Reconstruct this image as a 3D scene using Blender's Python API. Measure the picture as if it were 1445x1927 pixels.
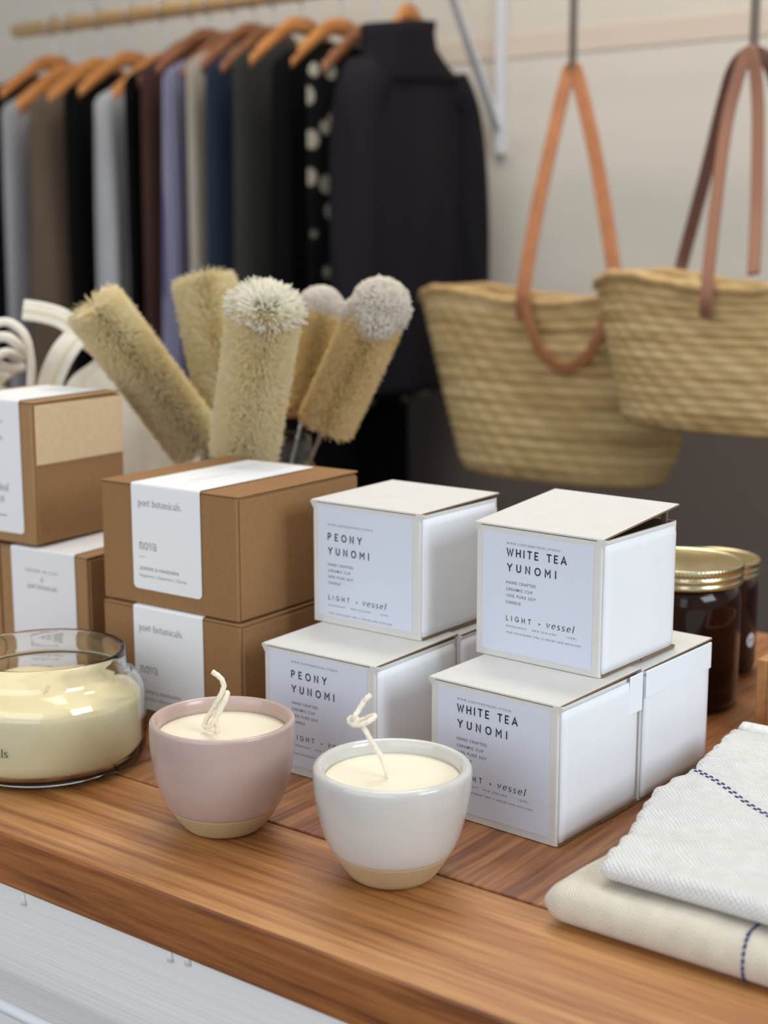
import bpy, bmesh, math, random
import numpy as np
from mathutils import Vector, Matrix, Euler

random.seed(7)
rng = np.random.default_rng(7)
for o in list(bpy.data.objects):
    bpy.data.objects.remove(o)
S = bpy.context.scene
COL = S.collection
PI = math.pi

# ------------------------------------------------------------------ camera
# axes: X along the counter's front edge, Y into the room, Z up from the counter top
CAM_H, PITCH, ROLL, YAW, FPX = 0.3595, 0.18202, 0.00148, math.radians(37.0), 2707.9
def cam_axes():
    cp, sp = math.cos(PITCH), math.sin(PITCH)
    f = Vector((0, cp, -sp)); d = Vector((0, -sp, -cp)); r = Vector((1, 0, 0))
    c, s = math.cos(ROLL), math.sin(ROLL)
    r2 = c * r + s * d; d2 = -s * r + c * d
    Q = Matrix.Rotation(YAW, 3, 'Z')
    return Q @ r2, Q @ d2, Q @ f
RT, DN, FW = cam_axes()
CP = Vector((0, 0, CAM_H))
cam_d = bpy.data.cameras.new('camera'); cam = bpy.data.objects.new('camera', cam_d); COL.objects.link(cam)
M4 = Matrix(((RT.x, -DN.x, -FW.x, CP.x), (RT.y, -DN.y, -FW.y, CP.y), (RT.z, -DN.z, -FW.z, CP.z), (0, 0, 0, 1)))
cam.matrix_world = M4
cam_d.sensor_fit = 'VERTICAL'; cam_d.sensor_height = 24.0; cam_d.lens = 24.0 * FPX / 1927.0
cam_d.clip_start = 0.02; cam_d.clip_end = 60
cam_d.dof.use_dof = True; cam_d.dof.focus_distance = 0.905; cam_d.dof.aperture_fstop = 3.7
S.camera = cam

def ray(u, v):
    return (u - 722.5) / FPX * RT + (v - 963.5) / FPX * DN + FW
def atY(u, v, Y):
    d = ray(u, v); return CP + d * (Y / d.y)
def atD(u, v, D):                      # at distance D along the optical axis (horizontal)
    d = ray(u, v); h = Vector((-math.sin(YAW), math.cos(YAW), 0)); return CP + d * (D / d.dot(h))

# ------------------------------------------------------------------ world, light, exposure
S.view_settings.view_transform = 'Standard'; S.view_settings.look = 'None'
S.view_settings.gamma = 1.0; S.view_settings.use_curve_mapping = False
S.view_settings.exposure = 0.0
S.cycles.diffuse_bounces = 7; S.cycles.max_bounces = 14; S.cycles.transparent_max_bounces = 16
W = bpy.data.worlds.new('world'); S.world = W; W.use_nodes = True
W.node_tree.nodes['Background'].inputs[0].default_value = (0.80, 0.88, 1.0, 1)
W.node_tree.nodes['Background'].inputs[1].default_value = 0.4
def area(name, loc, target, sx, sy, power, col):
    l = bpy.data.lights.new(name, 'AREA'); l.shape = 'RECTANGLE'; l.size = sx; l.size_y = sy
    l.energy = power; l.color = col
    o = bpy.data.objects.new(name, l); COL.objects.link(o); o.location = loc
    o.rotation_euler = (Vector(target) - Vector(loc)).to_track_quat('-Z', 'Y').to_euler()
    return o
area('window_daylight', (1.50, 0.75, 0.95), (-0.5, 0.80, 0.10), 1.0, 1.1, 34, (0.80, 0.90, 1.0))
area('front_fill', (-0.4, -1.45, 0.85), (-0.6, 1.0, 0.3), 3.2, 1.6, 30, (0.88, 0.93, 1.0))  # unseen fill added behind the camera for soft ambient light
area('ceiling_lamp_a', (-0.7, 0.65, 1.60), (-0.7, 0.65, 0), 1.1, 0.25, 4, (1.0, 0.92, 0.80))
area('ceiling_lamp_b', (-1.5, 1.75, 1.62), (-1.5, 1.75, 0), 1.6, 0.25, 9, (1.0, 0.90, 0.76))
area('brush_fill', (-0.85, 1.45, 1.62), (-0.85, 1.30, 0), 0.9, 0.25, 9, (1.0, 0.96, 0.90))  # added overhead fill, out of view, to brighten the brushes

# ------------------------------------------------------------------ material helpers
MATS = {}
def mat(name, col, rough=0.6, metal=0.0, spec=0.5, noise=None, bump=None, trans=0.0, ior=1.45, sss=0.0, coat=0.0, sheen=0.0):
    """noise = (scale, amount, (sx,sy,sz)) colour variation; bump = (scale, strength, distance)"""
    if name in MATS: return MATS[name]
    m = bpy.data.materials.new(name); m.use_nodes = True; MATS[name] = m
    nt = m.node_tree; b = nt.nodes['Principled BSDF']
    b.inputs['Base Color'].default_value = (*col, 1); b.inputs['Roughness'].default_value = rough
    b.inputs['Metallic'].default_value = metal; b.inputs['Specular IOR Level'].default_value = spec
    b.inputs['Transmission Weight'].default_value = trans; b.inputs['IOR'].default_value = ior
    b.inputs['Coat Weight'].default_value = coat; b.inputs['Sheen Weight'].default_value = sheen
    if sss:
        b.inputs['Subsurface Weight'].default_value = sss
        b.inputs['Subsurface Radius'].default_value = (0.012, 0.009, 0.005)
        b.inputs['Subsurface Scale'].default_value = 1.0
    tc = nt.nodes.new('ShaderNodeTexCoord')
    if noise:
        sc, am, st = noise
        mp = nt.nodes.new('ShaderNodeMapping'); mp.inputs['Scale'].default_value = st
        nt.links.new(tc.outputs['Object'], mp.inputs[0])
        n = nt.nodes.new('ShaderNodeTexNoise'); n.inputs['Scale'].default_value = sc; n.inputs['Detail'].default_value = 5
        nt.links.new(mp.outputs[0], n.inputs['Vector'])
        r = nt.nodes.new('ShaderNodeValToRGB')
        r.color_ramp.elements[0].position = 0.3; r.color_ramp.elements[1].position = 0.7
        r.color_ramp.elements[0].color = tuple(c * (1 - am) for c in col) + (1,)
        r.color_ramp.elements[1].color = tuple(min(1, c * (1 + am)) for c in col) + (1,)
        nt.links.new(n.outputs[0], r.inputs[0]); nt.links.new(r.outputs[0], b.inputs['Base Color'])
    if bump:
        n2 = nt.nodes.new('ShaderNodeTexNoise'); n2.inputs['Scale'].default_value = bump[0]; n2.inputs['Detail'].default_value = 4
        nt.links.new(tc.outputs['Object'], n2.inputs['Vector'])
        bp = nt.nodes.new('ShaderNodeBump'); bp.inputs['Strength'].default_value = bump[1]; bp.inputs['Distance'].default_value = bump[2]
        nt.links.new(n2.outputs[0], bp.inputs['Height']); nt.links.new(bp.outputs[0], b.inputs['Normal'])
    return m

def srgb(r, g, b):
    f = lambda c: (c / 255 / 12.92) if c / 255 <= 0.04045 else ((c / 255 + 0.055) / 1.055) ** 2.4
    return (f(r), f(g), f(b))

def wood(name, cols, along, rough=0.4, streak=70, coat=0.0, island=0.25):
    """long-grained timber; along = axis index of the grain"""
    if name in MATS: return MATS[name]
    m = bpy.data.materials.new(name); m.use_nodes = True; MATS[name] = m
    nt = m.node_tree; b = nt.nodes['Principled BSDF']; L = nt.links
    tc = nt.nodes.new('ShaderNodeTexCoord'); mp = nt.nodes.new('ShaderNodeMapping')
    sc = [1.0, 1.0, 1.0]; sc[along] = 0.045
    mp.inputs['Scale'].default_value = sc; L.new(tc.outputs['Object'], mp.inputs[0])
    geo = nt.nodes.new('ShaderNodeNewGeometry')
    sh = nt.nodes.new('ShaderNodeVectorMath'); sh.operation = 'ADD'
    ml = nt.nodes.new('ShaderNodeMath'); ml.operation = 'MULTIPLY'; ml.inputs[1].default_value = 7.3
    L.new(geo.outputs['Random Per Island'], ml.inputs[0]); L.new(mp.outputs[0], sh.inputs[0]); L.new(ml.outputs[0], sh.inputs[1])
    n1 = nt.nodes.new('ShaderNodeTexNoise'); n1.inputs['Scale'].default_value = streak; n1.inputs['Detail'].default_value = 6; n1.inputs['Distortion'].default_value = 0.3
    n1.inputs['Roughness'].default_value = 0.62
    L.new(sh.outputs[0], n1.inputs['Vector'])
    n2 = nt.nodes.new('ShaderNodeTexNoise'); n2.inputs['Scale'].default_value = streak * 0.22; n2.inputs['Detail'].default_value = 3; n2.inputs['Distortion'].default_value = 1.2
    L.new(sh.outputs[0], n2.inputs['Vector'])
    ad = nt.nodes.new('ShaderNodeMix'); ad.data_type = 'FLOAT'; ad.inputs[0].default_value = 0.5
    L.new(n1.outputs[0], ad.inputs[2]); L.new(n2.outputs[0], ad.inputs[3])
    is2 = nt.nodes.new('ShaderNodeMath'); is2.operation = 'MULTIPLY_ADD'; is2.inputs[1].default_value = island; is2.inputs[2].default_value = -island / 2
    L.new(geo.outputs['Random Per Island'], is2.inputs[0])
    a2 = nt.nodes.new('ShaderNodeMath'); a2.operation = 'ADD'; L.new(ad.outputs[0], a2.inputs[0]); L.new(is2.outputs[0], a2.inputs[1])
    r = nt.nodes.new('ShaderNodeValToRGB'); e = r.color_ramp.elements
    e[0].position = 0.38; e[0].color = (*cols[0], 1); e[1].position = 0.62; e[1].color = (*cols[2], 1)
    k = e.new(0.5); k.color = (*cols[1], 1)
    L.new(a2.outputs[0], r.inputs[0]); L.new(r.outputs[0], b.inputs['Base Color'])
    b.inputs['Roughness'].default_value = rough; b.inputs['Coat Weight'].default_value = coat; b.inputs['Coat Roughness'].default_value = 0.35
    bp = nt.nodes.new('ShaderNodeBump'); bp.inputs['Strength'].default_value = 0.12; bp.inputs['Distance'].default_value = 0.001
    L.new(n1.outputs[0], bp.inputs['Height']); L.new(bp.outputs[0], b.inputs['Normal'])
    return m

def thin_glass(name, tint, rough=0.0, edge=0.42):
    if name in MATS: return MATS[name]
    m = bpy.data.materials.new(name); m.use_nodes = True; MATS[name] = m
    nt = m.node_tree; L = nt.links; nt.nodes.remove(nt.nodes['Principled BSDF'])
    out = nt.nodes['Material Output']
    t = nt.nodes.new('ShaderNodeBsdfTransparent'); t.inputs[0].default_value = (*tint, 1)
    g = nt.nodes.new('ShaderNodeBsdfGlossy'); g.inputs['Roughness'].default_value = rough
    lf = nt.nodes.new('ShaderNodeLayerWeight'); pf = nt.nodes.new('ShaderNodeMath'); pf.operation = 'POWER'; pf.inputs[1].default_value = 3.0
    L.new(lf.outputs['Facing'], pf.inputs[0]); mt = nt.nodes.new('ShaderNodeMix'); mt.data_type = 'RGBA'
    mt.inputs[6].default_value = (*tint, 1); mt.inputs[7].default_value = tuple(c * edge for c in tint) + (1,)
    L.new(pf.outputs[0], mt.inputs[0]); L.new(mt.outputs[2], t.inputs[0])
    lw = nt.nodes.new('ShaderNodeLayerWeight'); lw.inputs['Blend'].default_value = 0.5
    pw = nt.nodes.new('ShaderNodeMath'); pw.operation = 'POWER'; pw.inputs[1].default_value = 4.0; L.new(lw.outputs['Facing'], pw.inputs[0])
    ma = nt.nodes.new('ShaderNodeMath'); ma.operation = 'MULTIPLY_ADD'; ma.inputs[1].default_value = 0.80; ma.inputs[2].default_value = 0.05; L.new(pw.outputs[0], ma.inputs[0])
    mx = nt.nodes.new('ShaderNodeMixShader')
    L.new(ma.outputs[0], mx.inputs[0]); L.new(t.outputs[0], mx.inputs[1]); L.new(g.outputs[0], mx.inputs[2]); L.new(mx.outputs[0], out.inputs[0])
    return m

# ------------------------------------------------------------------ object helpers
def mesh(name, verts, faces, mats, parent=None, smooth=False, midx=None, uv=None):
    me = bpy.data.meshes.new(name); me.from_pydata([tuple(v) for v in verts], [], faces)
    if not isinstance(mats, (list, tuple)): mats = [mats]
    for m in mats: me.materials.append(m)
    if midx is not None: me.polygons.foreach_set('material_index', midx)
    if smooth: me.polygons.foreach_set('use_smooth', [True] * len(me.polygons))
    if uv is not None:
        l = me.uv_layers.new(name='UVMap')
        vi = np.zeros(len(me.loops), dtype=int); me.loops.foreach_get('vertex_index', vi)
        l.data.foreach_set('uv', np.asarray(uv, dtype=np.float32)[vi].ravel())
    me.update()
    o = bpy.data.objects.new(name, me); COL.objects.link(o)
    if parent is not None: o.parent = parent
    return o
def bm_obj(name, bm, mats, parent=None, smooth=False):
    bmesh.ops.recalc_face_normals(bm, faces=bm.faces)
    me = bpy.data.meshes.new(name); bm.to_mesh(me); bm.free()
    if not isinstance(mats, (list, tuple)): mats = [mats]
    for m in mats: me.materials.append(m)
    if smooth: me.polygons.foreach_set('use_smooth', [True] * len(me.polygons))
    o = bpy.data.objects.new(name, me); COL.objects.link(o)
    if parent is not None: o.parent = parent
    return o
def tag(o, label, cat, group=None):
    o['label'] = label; o['category'] = cat
    if group: o['group'] = group
    return o
def thing(name, label, cat, loc=(0, 0, 0), rz=0.0, group=None):
    o = bpy.data.objects.new(name, None); COL.objects.link(o); o.location = loc; o.rotation_euler = (0, 0, rz)
    o.empty_display_size = 0.02
    return tag(o, label, cat, group)
def structure(o, kind='structure'):
    o['kind'] = kind; return o

def add_box(bm, lo, hi, bev=0.0, seg=2, edges=None):
    vs = [bm.verts.new((x, y, z)) for x in (lo[0], hi[0]) for y in (lo[1], hi[1]) for z in (lo[2], hi[2])]
    q = [(0, 1, 3, 2), (4, 6, 7, 5), (0, 4, 5, 1), (2, 3, 7, 6), (0, 2, 6, 4), (1, 5, 7, 3)]
    fs = [bm.faces.new([vs[i] for i in f]) for f in q]
    if bev > 0:
        es = {e for f in fs for e in f.edges}
        if edges == 'vertical': es = {e for e in es if abs(e.verts[0].co.z - e.verts[1].co.z) > 1e-6}
        bmesh.ops.bevel(bm, geom=list(es), offset=bev, segments=seg, profile=0.5, affect='EDGES')
def box(name, lo, hi, m, parent=None, bev=0.0, seg=2, edges=None):
    bm = bmesh.new(); add_box(bm, lo, hi, bev, seg, edges); return bm_obj(name, bm, m, parent)

def lathe(name, prof, m, parent=None, n=96, loc=(0, 0, 0), wob=None, closed=False):
    vs, fs = [], []
    for (r, z) in prof:
        for i in range(n):
            a = 2 * PI * i / n
            rr = r if wob is None else r * (1 + wob(a, z))
            vs.append((loc[0] + rr * math.cos(a), loc[1] + rr * math.sin(a), loc[2] + z))
    k = len(prof)
    for j in range(k if closed else k - 1):
        for i in range(n):
            i2 = (i + 1) % n; j2 = (j + 1) % k
            fs.append((j * n + i, j * n + i2, j2 * n + i2, j2 * n + i))
    o = mesh(name, vs, fs, m, parent, True)
    bm = bmesh.new(); bm.from_mesh(o.data); bmesh.ops.remove_doubles(bm, verts=bm.verts, dist=1e-6)
    bmesh.ops.recalc_face_normals(bm, faces=bm.faces); bm.to_mesh(o.data); bm.free()
    return o

def smooth_path(pts, n=8):
    """Catmull-Rom through the points"""
    P = [Vector(p) for p in pts]; out = []
    for i in range(len(P) - 1):
        p0 = P[max(i - 1, 0)]; p1 = P[i]; p2 = P[i + 1]; p3 = P[min(i + 2, len(P) - 1)]
        for k in range(n):
            t = k / n
            out.append(0.5 * ((2 * p1) + (-p0 + p2) * t + (2 * p0 - 5 * p1 + 4 * p2 - p3) * t * t + (-p0 + 3 * p1 - 3 * p2 + p3) * t ** 3))
    out.append(P[-1]); return out
def frames(path):
    T = [(path[min(i + 1, len(path) - 1)] - path[max(i - 1, 0)]).normalized() for i in range(len(path))]
    up = Vector((0, 0, 1)) if abs(T[0].z) < 0.9 else Vector((1, 0, 0))
    n = (up - T[0] * up.dot(T[0])).normalized(); out = []
    for t in T:
        n = (n - t * n.dot(t)); n = n.normalized() if n.length > 1e-9 else t.orthogonal().normalized()
        out.append((t, n, t.cross(n)))
    return out
def tube_geo(path, rad, ns=10, cap=True):
    fr = frames(path); vs, fs = [], []
    for i, p in enumerate(path):
        t, n, b = fr[i]
        for k in range(ns):
            a = 2 * PI * k / ns
            r = rad(i / max(1, len(path) - 1), a) if callable(rad) else rad
            vs.append(p + r * (math.cos(a) * n + math.sin(a) * b))
    for i in range(len(path) - 1):
        for k in range(ns):
            k2 = (k + 1) % ns
            fs.append((i * ns + k, i * ns + k2, (i + 1) * ns + k2, (i + 1) * ns + k))
    if cap:
        fs.append(tuple(range(ns))[::-1]); fs.append(tuple((len(path) - 1) * ns + k for k in range(ns)))
    return vs, fs
def tube(name, path, rad, m, parent=None, ns=10):
    vs, fs = tube_geo(path, rad, ns); return mesh(name, vs, fs, m, parent, True)
def strap_geo(path, wdir, w, t):
    """flat band of width w, thickness t; wdir = width direction (Vector or list)"""
    vs, fs = [], []
    for i, p in enumerate(path):
        T = (path[min(i + 1, len(path) - 1)] - path[max(i - 1, 0)]).normalized()
        wd = wdir[i] if isinstance(wdir, list) else wdir
        wd = (wd - T * wd.dot(T)).normalized(); nn = T.cross(wd)
        for (a, c) in ((-1, -1), (-0.8, -1.0), (0.8, -1.0), (1, -1), (1, 1), (0.8, 1), (-0.8, 1), (-1, 1)):
            vs.append(p + wd * a * w / 2 + nn * c * t / 2 * (1 if abs(a) < 0.9 else 0.6))
    for i in range(len(path) - 1):
        for k in range(8):
            k2 = (k + 1) % 8; fs.append((i * 8 + k, i * 8 + k2, (i + 1) * 8 + k2, (i + 1) * 8 + k))
    fs.append(tuple(range(8))[::-1]); fs.append(tuple((len(path) - 1) * 8 + k for k in range(8)))
    return vs, fs
def strap(name, path, wdir, w, t, m, parent=None):
    vs, fs = strap_geo(path, wdir, w, t); return mesh(name, vs, fs, m, parent, False)

# ------------------------------------------------------------------ lettering (polygons in a plane)
def font_polys(txt, cap, width=None, spacing=1.0, bold=0.0):
    """built-in sans; returns list of (verts2d, faces) scaled to cap height"""
    cu = bpy.data.curves.new('t', 'FONT'); cu.body = txt; cu.size = 1.0; cu.space_character = spacing; cu.offset = bold
    cu.resolution_u = 3
    o = bpy.data.objects.new('t', cu); COL.objects.link(o)
    def get(sp):
        cu.space_character = sp
        dg = bpy.context.evaluated_depsgraph_get(); e = o.evaluated_get(dg); me = e.to_mesh()
        v = [(x.co.x, x.co.y) for x in me.vertices]; f = [tuple(p.vertices) for p in me.polygons]; e.to_mesh_clear()
        return v, f
    k = cap / 0.73
    v, f = get(spacing)
    if width and len(txt) > 1:
        w1 = max(x for x, y in v) * k; v2, _ = get(spacing + 0.5); w2 = max(x for x, y in v2) * k
        sp = spacing + 0.5 * (width - w1) / (w2 - w1)
        v, f = get(max(0.4, sp))
    bpy.data.objects.remove(o); bpy.data.curves.remove(cu)
    x0 = min(x for x, y in v)
    return [([((x - x0) * k, y * k) for x, y in v], f)]

def arc(cx, cy, rx, ry, a0, a1, n=12):
    return [(cx + rx * math.cos(math.radians(a0 + (a1 - a0) * i / n)), cy + ry * math.sin(math.radians(a0 + (a1 - a0) * i / n))) for i in range(n + 1)]
# rounded geometric capitals, cap height 1: (advance, strokes)
CAPS = {
 'P': (0.62, [[(0, 0), (0, 1)], [(0, 1), (0.28, 1)] + arc(0.28, 0.74, 0.26, 0.26, 90, -90) + [(0, 0.48)]]),
 'E': (0.52, [[(0.48, 0), (0, 0), (0, 1), (0.48, 1)], [(0, 0.5), (0.4, 0.5)]]),
 'O': (0.86, [arc(0.43, 0.5, 0.43, 0.5, 0, 360, 28)]),
 'N': (0.70, [[(0, 0), (0, 1), (0.64, 0), (0.64, 1)]]),
 'Y': (0.72, [[(0, 1), (0.36, 0.48), (0.72, 1)], [(0.36, 0.48), (0.36, 0)]]),
 'U': (0.66, [[(0, 1), (0, 0.32)] + arc(0.32, 0.32, 0.32, 0.32, 180, 360) + [(0.64, 0.32), (0.64, 1)]]),
 'M': (0.82, [[(0, 0), (0, 1), (0.39, 0.38), (0.78, 1), (0.78, 0)]]),
 'I': (0.05, [[(0, 0), (0, 1)]]),
 'W': (1.0, [[(0, 1), (0.25, 0), (0.5, 0.9), (0.75, 0), (1, 1)]]),
 'H': (0.66, [[(0, 0), (0, 1)], [(0.64, 0), (0.64, 1)], [(0, 0.5), (0.64, 0.5)]]),
 'T': (0.62, [[(0, 1), (0.62, 1)], [(0.31, 1), (0.31, 0)]]),
 'A': (0.78, [[(0, 0), (0.39, 1), (0.78, 0)], [(0.16, 0.3), (0.62, 0.3)]]),
 'L': (0.45, [[(0, 1), (0, 0), (0.45, 0)]]),
 'G': (0.8, [arc(0.43, 0.5, 0.43, 0.5, 45, 330, 22), [(0.8, 0.25), (0.83, 0.46), (0.52, 0.46)]]),
 '+': (0.5, [[(0, 0.42), (0.44, 0.42)], [(0.22, 0.2), (0.22, 0.64)]]),
}
# bookish serif, x-height 1
SER = {
 'p': (1.1, [[(0.22, 1), (0.22, -0.5)], arc(0.57, 0.5, 0.37, 0.5, 150, -150, 18)], [(0.0, 0.96, 0.22), (0.02, -0.5, 0.42)]),
 'o': (1.08, [arc(0.52, 0.5, 0.40, 0.5, 0, 360, 22)], []),
 'e': (0.98, [[(0.12, 0.56), (0.84, 0.56)] + arc(0.49, 0.52, 0.36, 0.48, 5, 325, 18)], []),
 't': (0.72, [[(0.26, 1.32), (0.26, 0.25)] + arc(0.46, 0.22, 0.2, 0.22, 180, 310, 8)], [(0.02, 0.96, 0.6)]),
 'b': (1.1, [[(0.2, 1.5), (0.2, 0.0)], arc(0.55, 0.5, 0.37, 0.5, 150, -150, 18)], [(0.0, 1.48, 0.2)]),
 'a': (1.0, [arc(0.42, 0.68, 0.3, 0.3, 150, 0, 10) + [(0.72, 0.68), (0.72, 0.12), (0.92, 0.04)], arc(0.42, 0.29, 0.32, 0.28, 70, 330, 14)], []),
 'n': (1.2, [[(0.22, 1), (0.22, 0)], arc(0.56, 0.6, 0.34, 0.38, 165, 0, 10) + [(0.90, 0.6), (0.90, 0)]], [(0.0, 0.96, 0.22), (0.02, 0.03, 0.4), (0.72, 0.03, 0.38)]),
 'i': (0.5, [[(0.22, 1), (0.22, 0)], [(0.22, 1.38), (0.22, 1.46)]], [(0.0, 0.96, 0.22), (0.02, 0.03, 0.42)]),
 'c': (0.92, [arc(0.5, 0.5, 0.39, 0.5, 45, 320, 18)], []),
 'l': (0.5, [[(0.22, 1.5), (0.22, 0)]], [(0.0, 1.47, 0.22), (0.02, 0.03, 0.42)]),
 's': (0.78, [arc(0.38, 0.74, 0.26, 0.24, 30, 235, 10) + arc(0.36, 0.26, 0.28, 0.25, 60, -150, 10)], []),
 'v': (1.0, [[(0.12, 1), (0.5, 0.02), (0.86, 1)]], [(-0.02, 0.97, 0.34), (0.7, 0.97, 0.3)]),
 'm': (1.75, [[(0.22, 1), (0.22, 0)], arc(0.52, 0.6, 0.3, 0.38, 165, 0, 8) + [(0.82, 0.6), (0.82, 0)], arc(1.12, 0.6, 0.3, 0.38, 165, 0, 8) + [(1.42, 0.6), (1.42, 0)]], [(0.0, 0.96, 0.22), (0.02, 0.03, 0.4), (0.64, 0.03, 0.36), (1.24, 0.03, 0.36)]),
 'd': (1.12, [[(0.84, 1.5), (0.84, 0.05)], arc(0.49, 0.5, 0.37, 0.5, 30, 330, 18)], [(0.62, 1.47, 0.22), (0.84, 0.03, 0.2)]),
 'r': (0.8, [[(0.22, 1), (0.22, 0)], arc(0.52, 0.62, 0.3, 0.36, 165, 55, 8)], [(0.0, 0.96, 0.22), (0.02, 0.03, 0.42)]),
 'g': (1.0, [arc(0.46, 0.66, 0.3, 0.34, 0, 360, 18), arc(0.46, -0.18, 0.36, 0.3, 0, 360, 18), [(0.3, 0.35), (0.24, 0.18), (0.5, 0.1)]], []),
 'f': (0.62, [[(0.24, 0), (0.24, 1.2)] + arc(0.46, 1.2, 0.22, 0.3, 180, 60, 8)], [(0.02, 0.96, 0.52), (0.04, 0.03, 0.42)]),
 '.': (0.4, [[(0.16, 0.04), (0.17, 0.1)]], []), ' ': (0.55, [], []), '&': (1.2, [arc(0.45, 1.05, 0.24, 0.26, -40, 230, 12) + [(0.95, 0.0)], arc(0.45, 0.38, 0.38, 0.4, 130, 380, 14)], []),
}
def ribbon(pl, wf, caps=True):
    pl = [p for i, p in enumerate(pl) if i == 0 or math.hypot(p[0] - pl[i - 1][0], p[1] - pl[i - 1][1]) > 1e-4 * max(1e-3, abs(pl[0][0]) + abs(pl[0][1]))]
    vs, fs = [], []
    n = len(pl)
    closed = n > 3 and abs(pl[0][0] - pl[-1][0]) < 1e-6 and abs(pl[0][1] - pl[-1][1]) < 1e-6
    for i in range(n):
        a = pl[i - 1] if i > 0 else (pl[-2] if closed else pl[0]); c = pl[i + 1] if i < n - 1 else (pl[1] if closed else pl[-1]); p = pl[i]
        d1 = (p[0] - a[0], p[1] - a[1]); d2 = (c[0] - p[0], c[1] - p[1])
        l1 = math.hypot(*d1) or 1; l2 = math.hypot(*d2) or 1
        t = (d1[0] / l1 + d2[0] / l2, d1[1] / l1 + d2[1] / l2); lt = math.hypot(*t) or 1; t = (t[0] / lt, t[1] / lt)
        ref = d1 if l1 > 1e-9 and (d1[0] or d1[1]) else d2
        lr = math.hypot(*ref); cosa = max(0.45, abs((ref[0] * t[0] + ref[1] * t[1]) / lr))
        w = wf(t) / 2 / cosa
        vs += [(p[0] - t[1] * w, p[1] + t[0] * w), (p[0] + t[1] * w, p[1] - t[0] * w)]
    for i in range(n - 1): fs.append((2 * i, 2 * i + 1, 2 * i + 3, 2 * i + 2))
    out = [(vs, fs)]
    if caps and not closed:
        for (p, q) in ((pl[0], pl[1]), (pl[-1], pl[-2])):
            t = (q[0] - p[0], q[1] - p[1]); l = math.hypot(*t) or 1; w = wf((t[0] / l, t[1] / l)) / 2
            out.append(([(p[0] + w * math.cos(k * PI / 5), p[1] + w * math.sin(k * PI / 5)) for k in range(10)], [tuple(range(10))]))
    return out
def caps_polys(txt, cap, width, stroke=0.205):
    adv = [CAPS[c][0] if c != ' ' else 0.3 for c in txt]
    gap = (width / cap - sum(adv)) / max(1, len(txt) - 1)
    x = 0; out = []
    for c, a in zip(txt, adv):
        if c != ' ':
            for s in CAPS[c][1]:
                for v, f in ribbon([(p[0] + x, p[1]) for p in s], lambda t: stroke):
                    out.append(([(q[0] * cap, q[1] * cap) for q in v], f))
        x += a + gap
    return out
def serif_polys(txt, xh, width=None, italic=0.0, thick=0.17, thin=0.075, gap=0.06):
    adv = [SER[c][0] for c in txt]; extra = gap
    tot = sum(adv)
    sx = 1.0
    if width and italic: extra = (width / xh - tot) / max(1, len(txt) - 1)
    elif width: sx = width / xh / (tot + gap * (len(txt) - 1))
    x = 0; out = []
    wf = lambda t: thin + (thick - thin) * abs(t[1])
    for c, a in zip(txt, adv):
        polys = []
        for s in SER[c][1]: polys += ribbon([(p[0] + x, p[1]) for p in s], wf, c in '.i')
        for (sx0, sy, sl) in SER[c][2]:
            if not italic or sy > 0.5: polys += ribbon([(x + sx0, sy), (x + sx0 + sl * (0.8 if italic else 1), sy)], lambda t: thin, False)
        for v, f in polys:
            out.append(([((q[0] * sx + italic * q[1]) * xh, q[1] * xh) for q in v], f))
        x += a + extra
    return out
def shift(polys, dx, dz):
    return [([(x + dx, y + dz) for x, y in v], f) for v, f in polys]

# ------------------------------------------------------------------ materials
M_white = mat('white_card', srgb(216, 214, 209), 0.75, spec=0.25, noise=(60, 0.025, (1, 1, 1)), bump=(900, 0.06, 0.0003))
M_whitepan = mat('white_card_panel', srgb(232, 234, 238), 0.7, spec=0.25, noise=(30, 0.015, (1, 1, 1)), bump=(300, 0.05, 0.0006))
M_edge = mat('card_cut_edge', srgb(128, 106, 84), 0.9)
M_label = mat('bluish_label', srgb(213, 219, 232), 0.6, spec=0.3, bump=(1500, 0.05, 0.0002))
M_ink = mat('dark_ink', srgb(44, 48, 56), 0.7)
M_ink2 = mat('grey_ink', srgb(92, 96, 104), 0.7)
M_kraft = mat('kraft_card', srgb(150, 113, 76), 0.8, spec=0.2, noise=(260, 0.06, (1, 1, 1)), bump=(600, 0.08, 0.0003))
M_kraft2 = mat('kraft_card_pale', srgb(164, 129, 90), 0.8, spec=0.2, noise=(260, 0.07, (1, 1, 1)), bump=(600, 0.08, 0.0003))
M_pale_plate = mat('pale_kraft_plate', srgb(214, 186, 150), 0.8, spec=0.2, noise=(220, 0.05, (1, 1, 1)), bump=(500, 0.08, 0.0003))
M_paper = mat('white_paper_label', srgb(236, 238, 240), 0.6, spec=0.3, bump=(1200, 0.05, 0.0002))
M_ink3 = mat('soft_grey_ink', srgb(96, 96, 98), 0.7)
M_top_w = wood('counter_front_board', (srgb(132, 80, 40), srgb(168, 112, 62), srgb(190, 138, 84)), 0, 0.42, 230, 0.15)
M_pl_w = wood('counter_planks', (srgb(122, 74, 44), srgb(162, 106, 63), srgb(188, 134, 86)), 1, 0.42, 250, 0.15, 0.14)
M_edge_w = wood('counter_edge', (srgb(96, 50, 20), srgb(140, 82, 37), srgb(168, 106, 54)), 0, 0.45, 260, 0.1)
M_pine = wood('pine_rod', (srgb(206, 164, 108), srgb(222, 182, 126), srgb(234, 198, 146)), 0, 0.5, 40)
M_wax = mat('candle_wax', srgb(240, 231, 208), 0.5, spec=0.3, sss=0.1, bump=(60, 0.08, 0.001))
M_waxjar = mat('jar_wax', srgb(255, 240, 194), 0.5, spec=0.3, sss=0.05, bump=(50, 0.08, 0.001))
M_wick = mat('cotton_wick', srgb(238, 228, 208), 0.85, noise=(400, 0.08, (1, 1, 1)))
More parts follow.
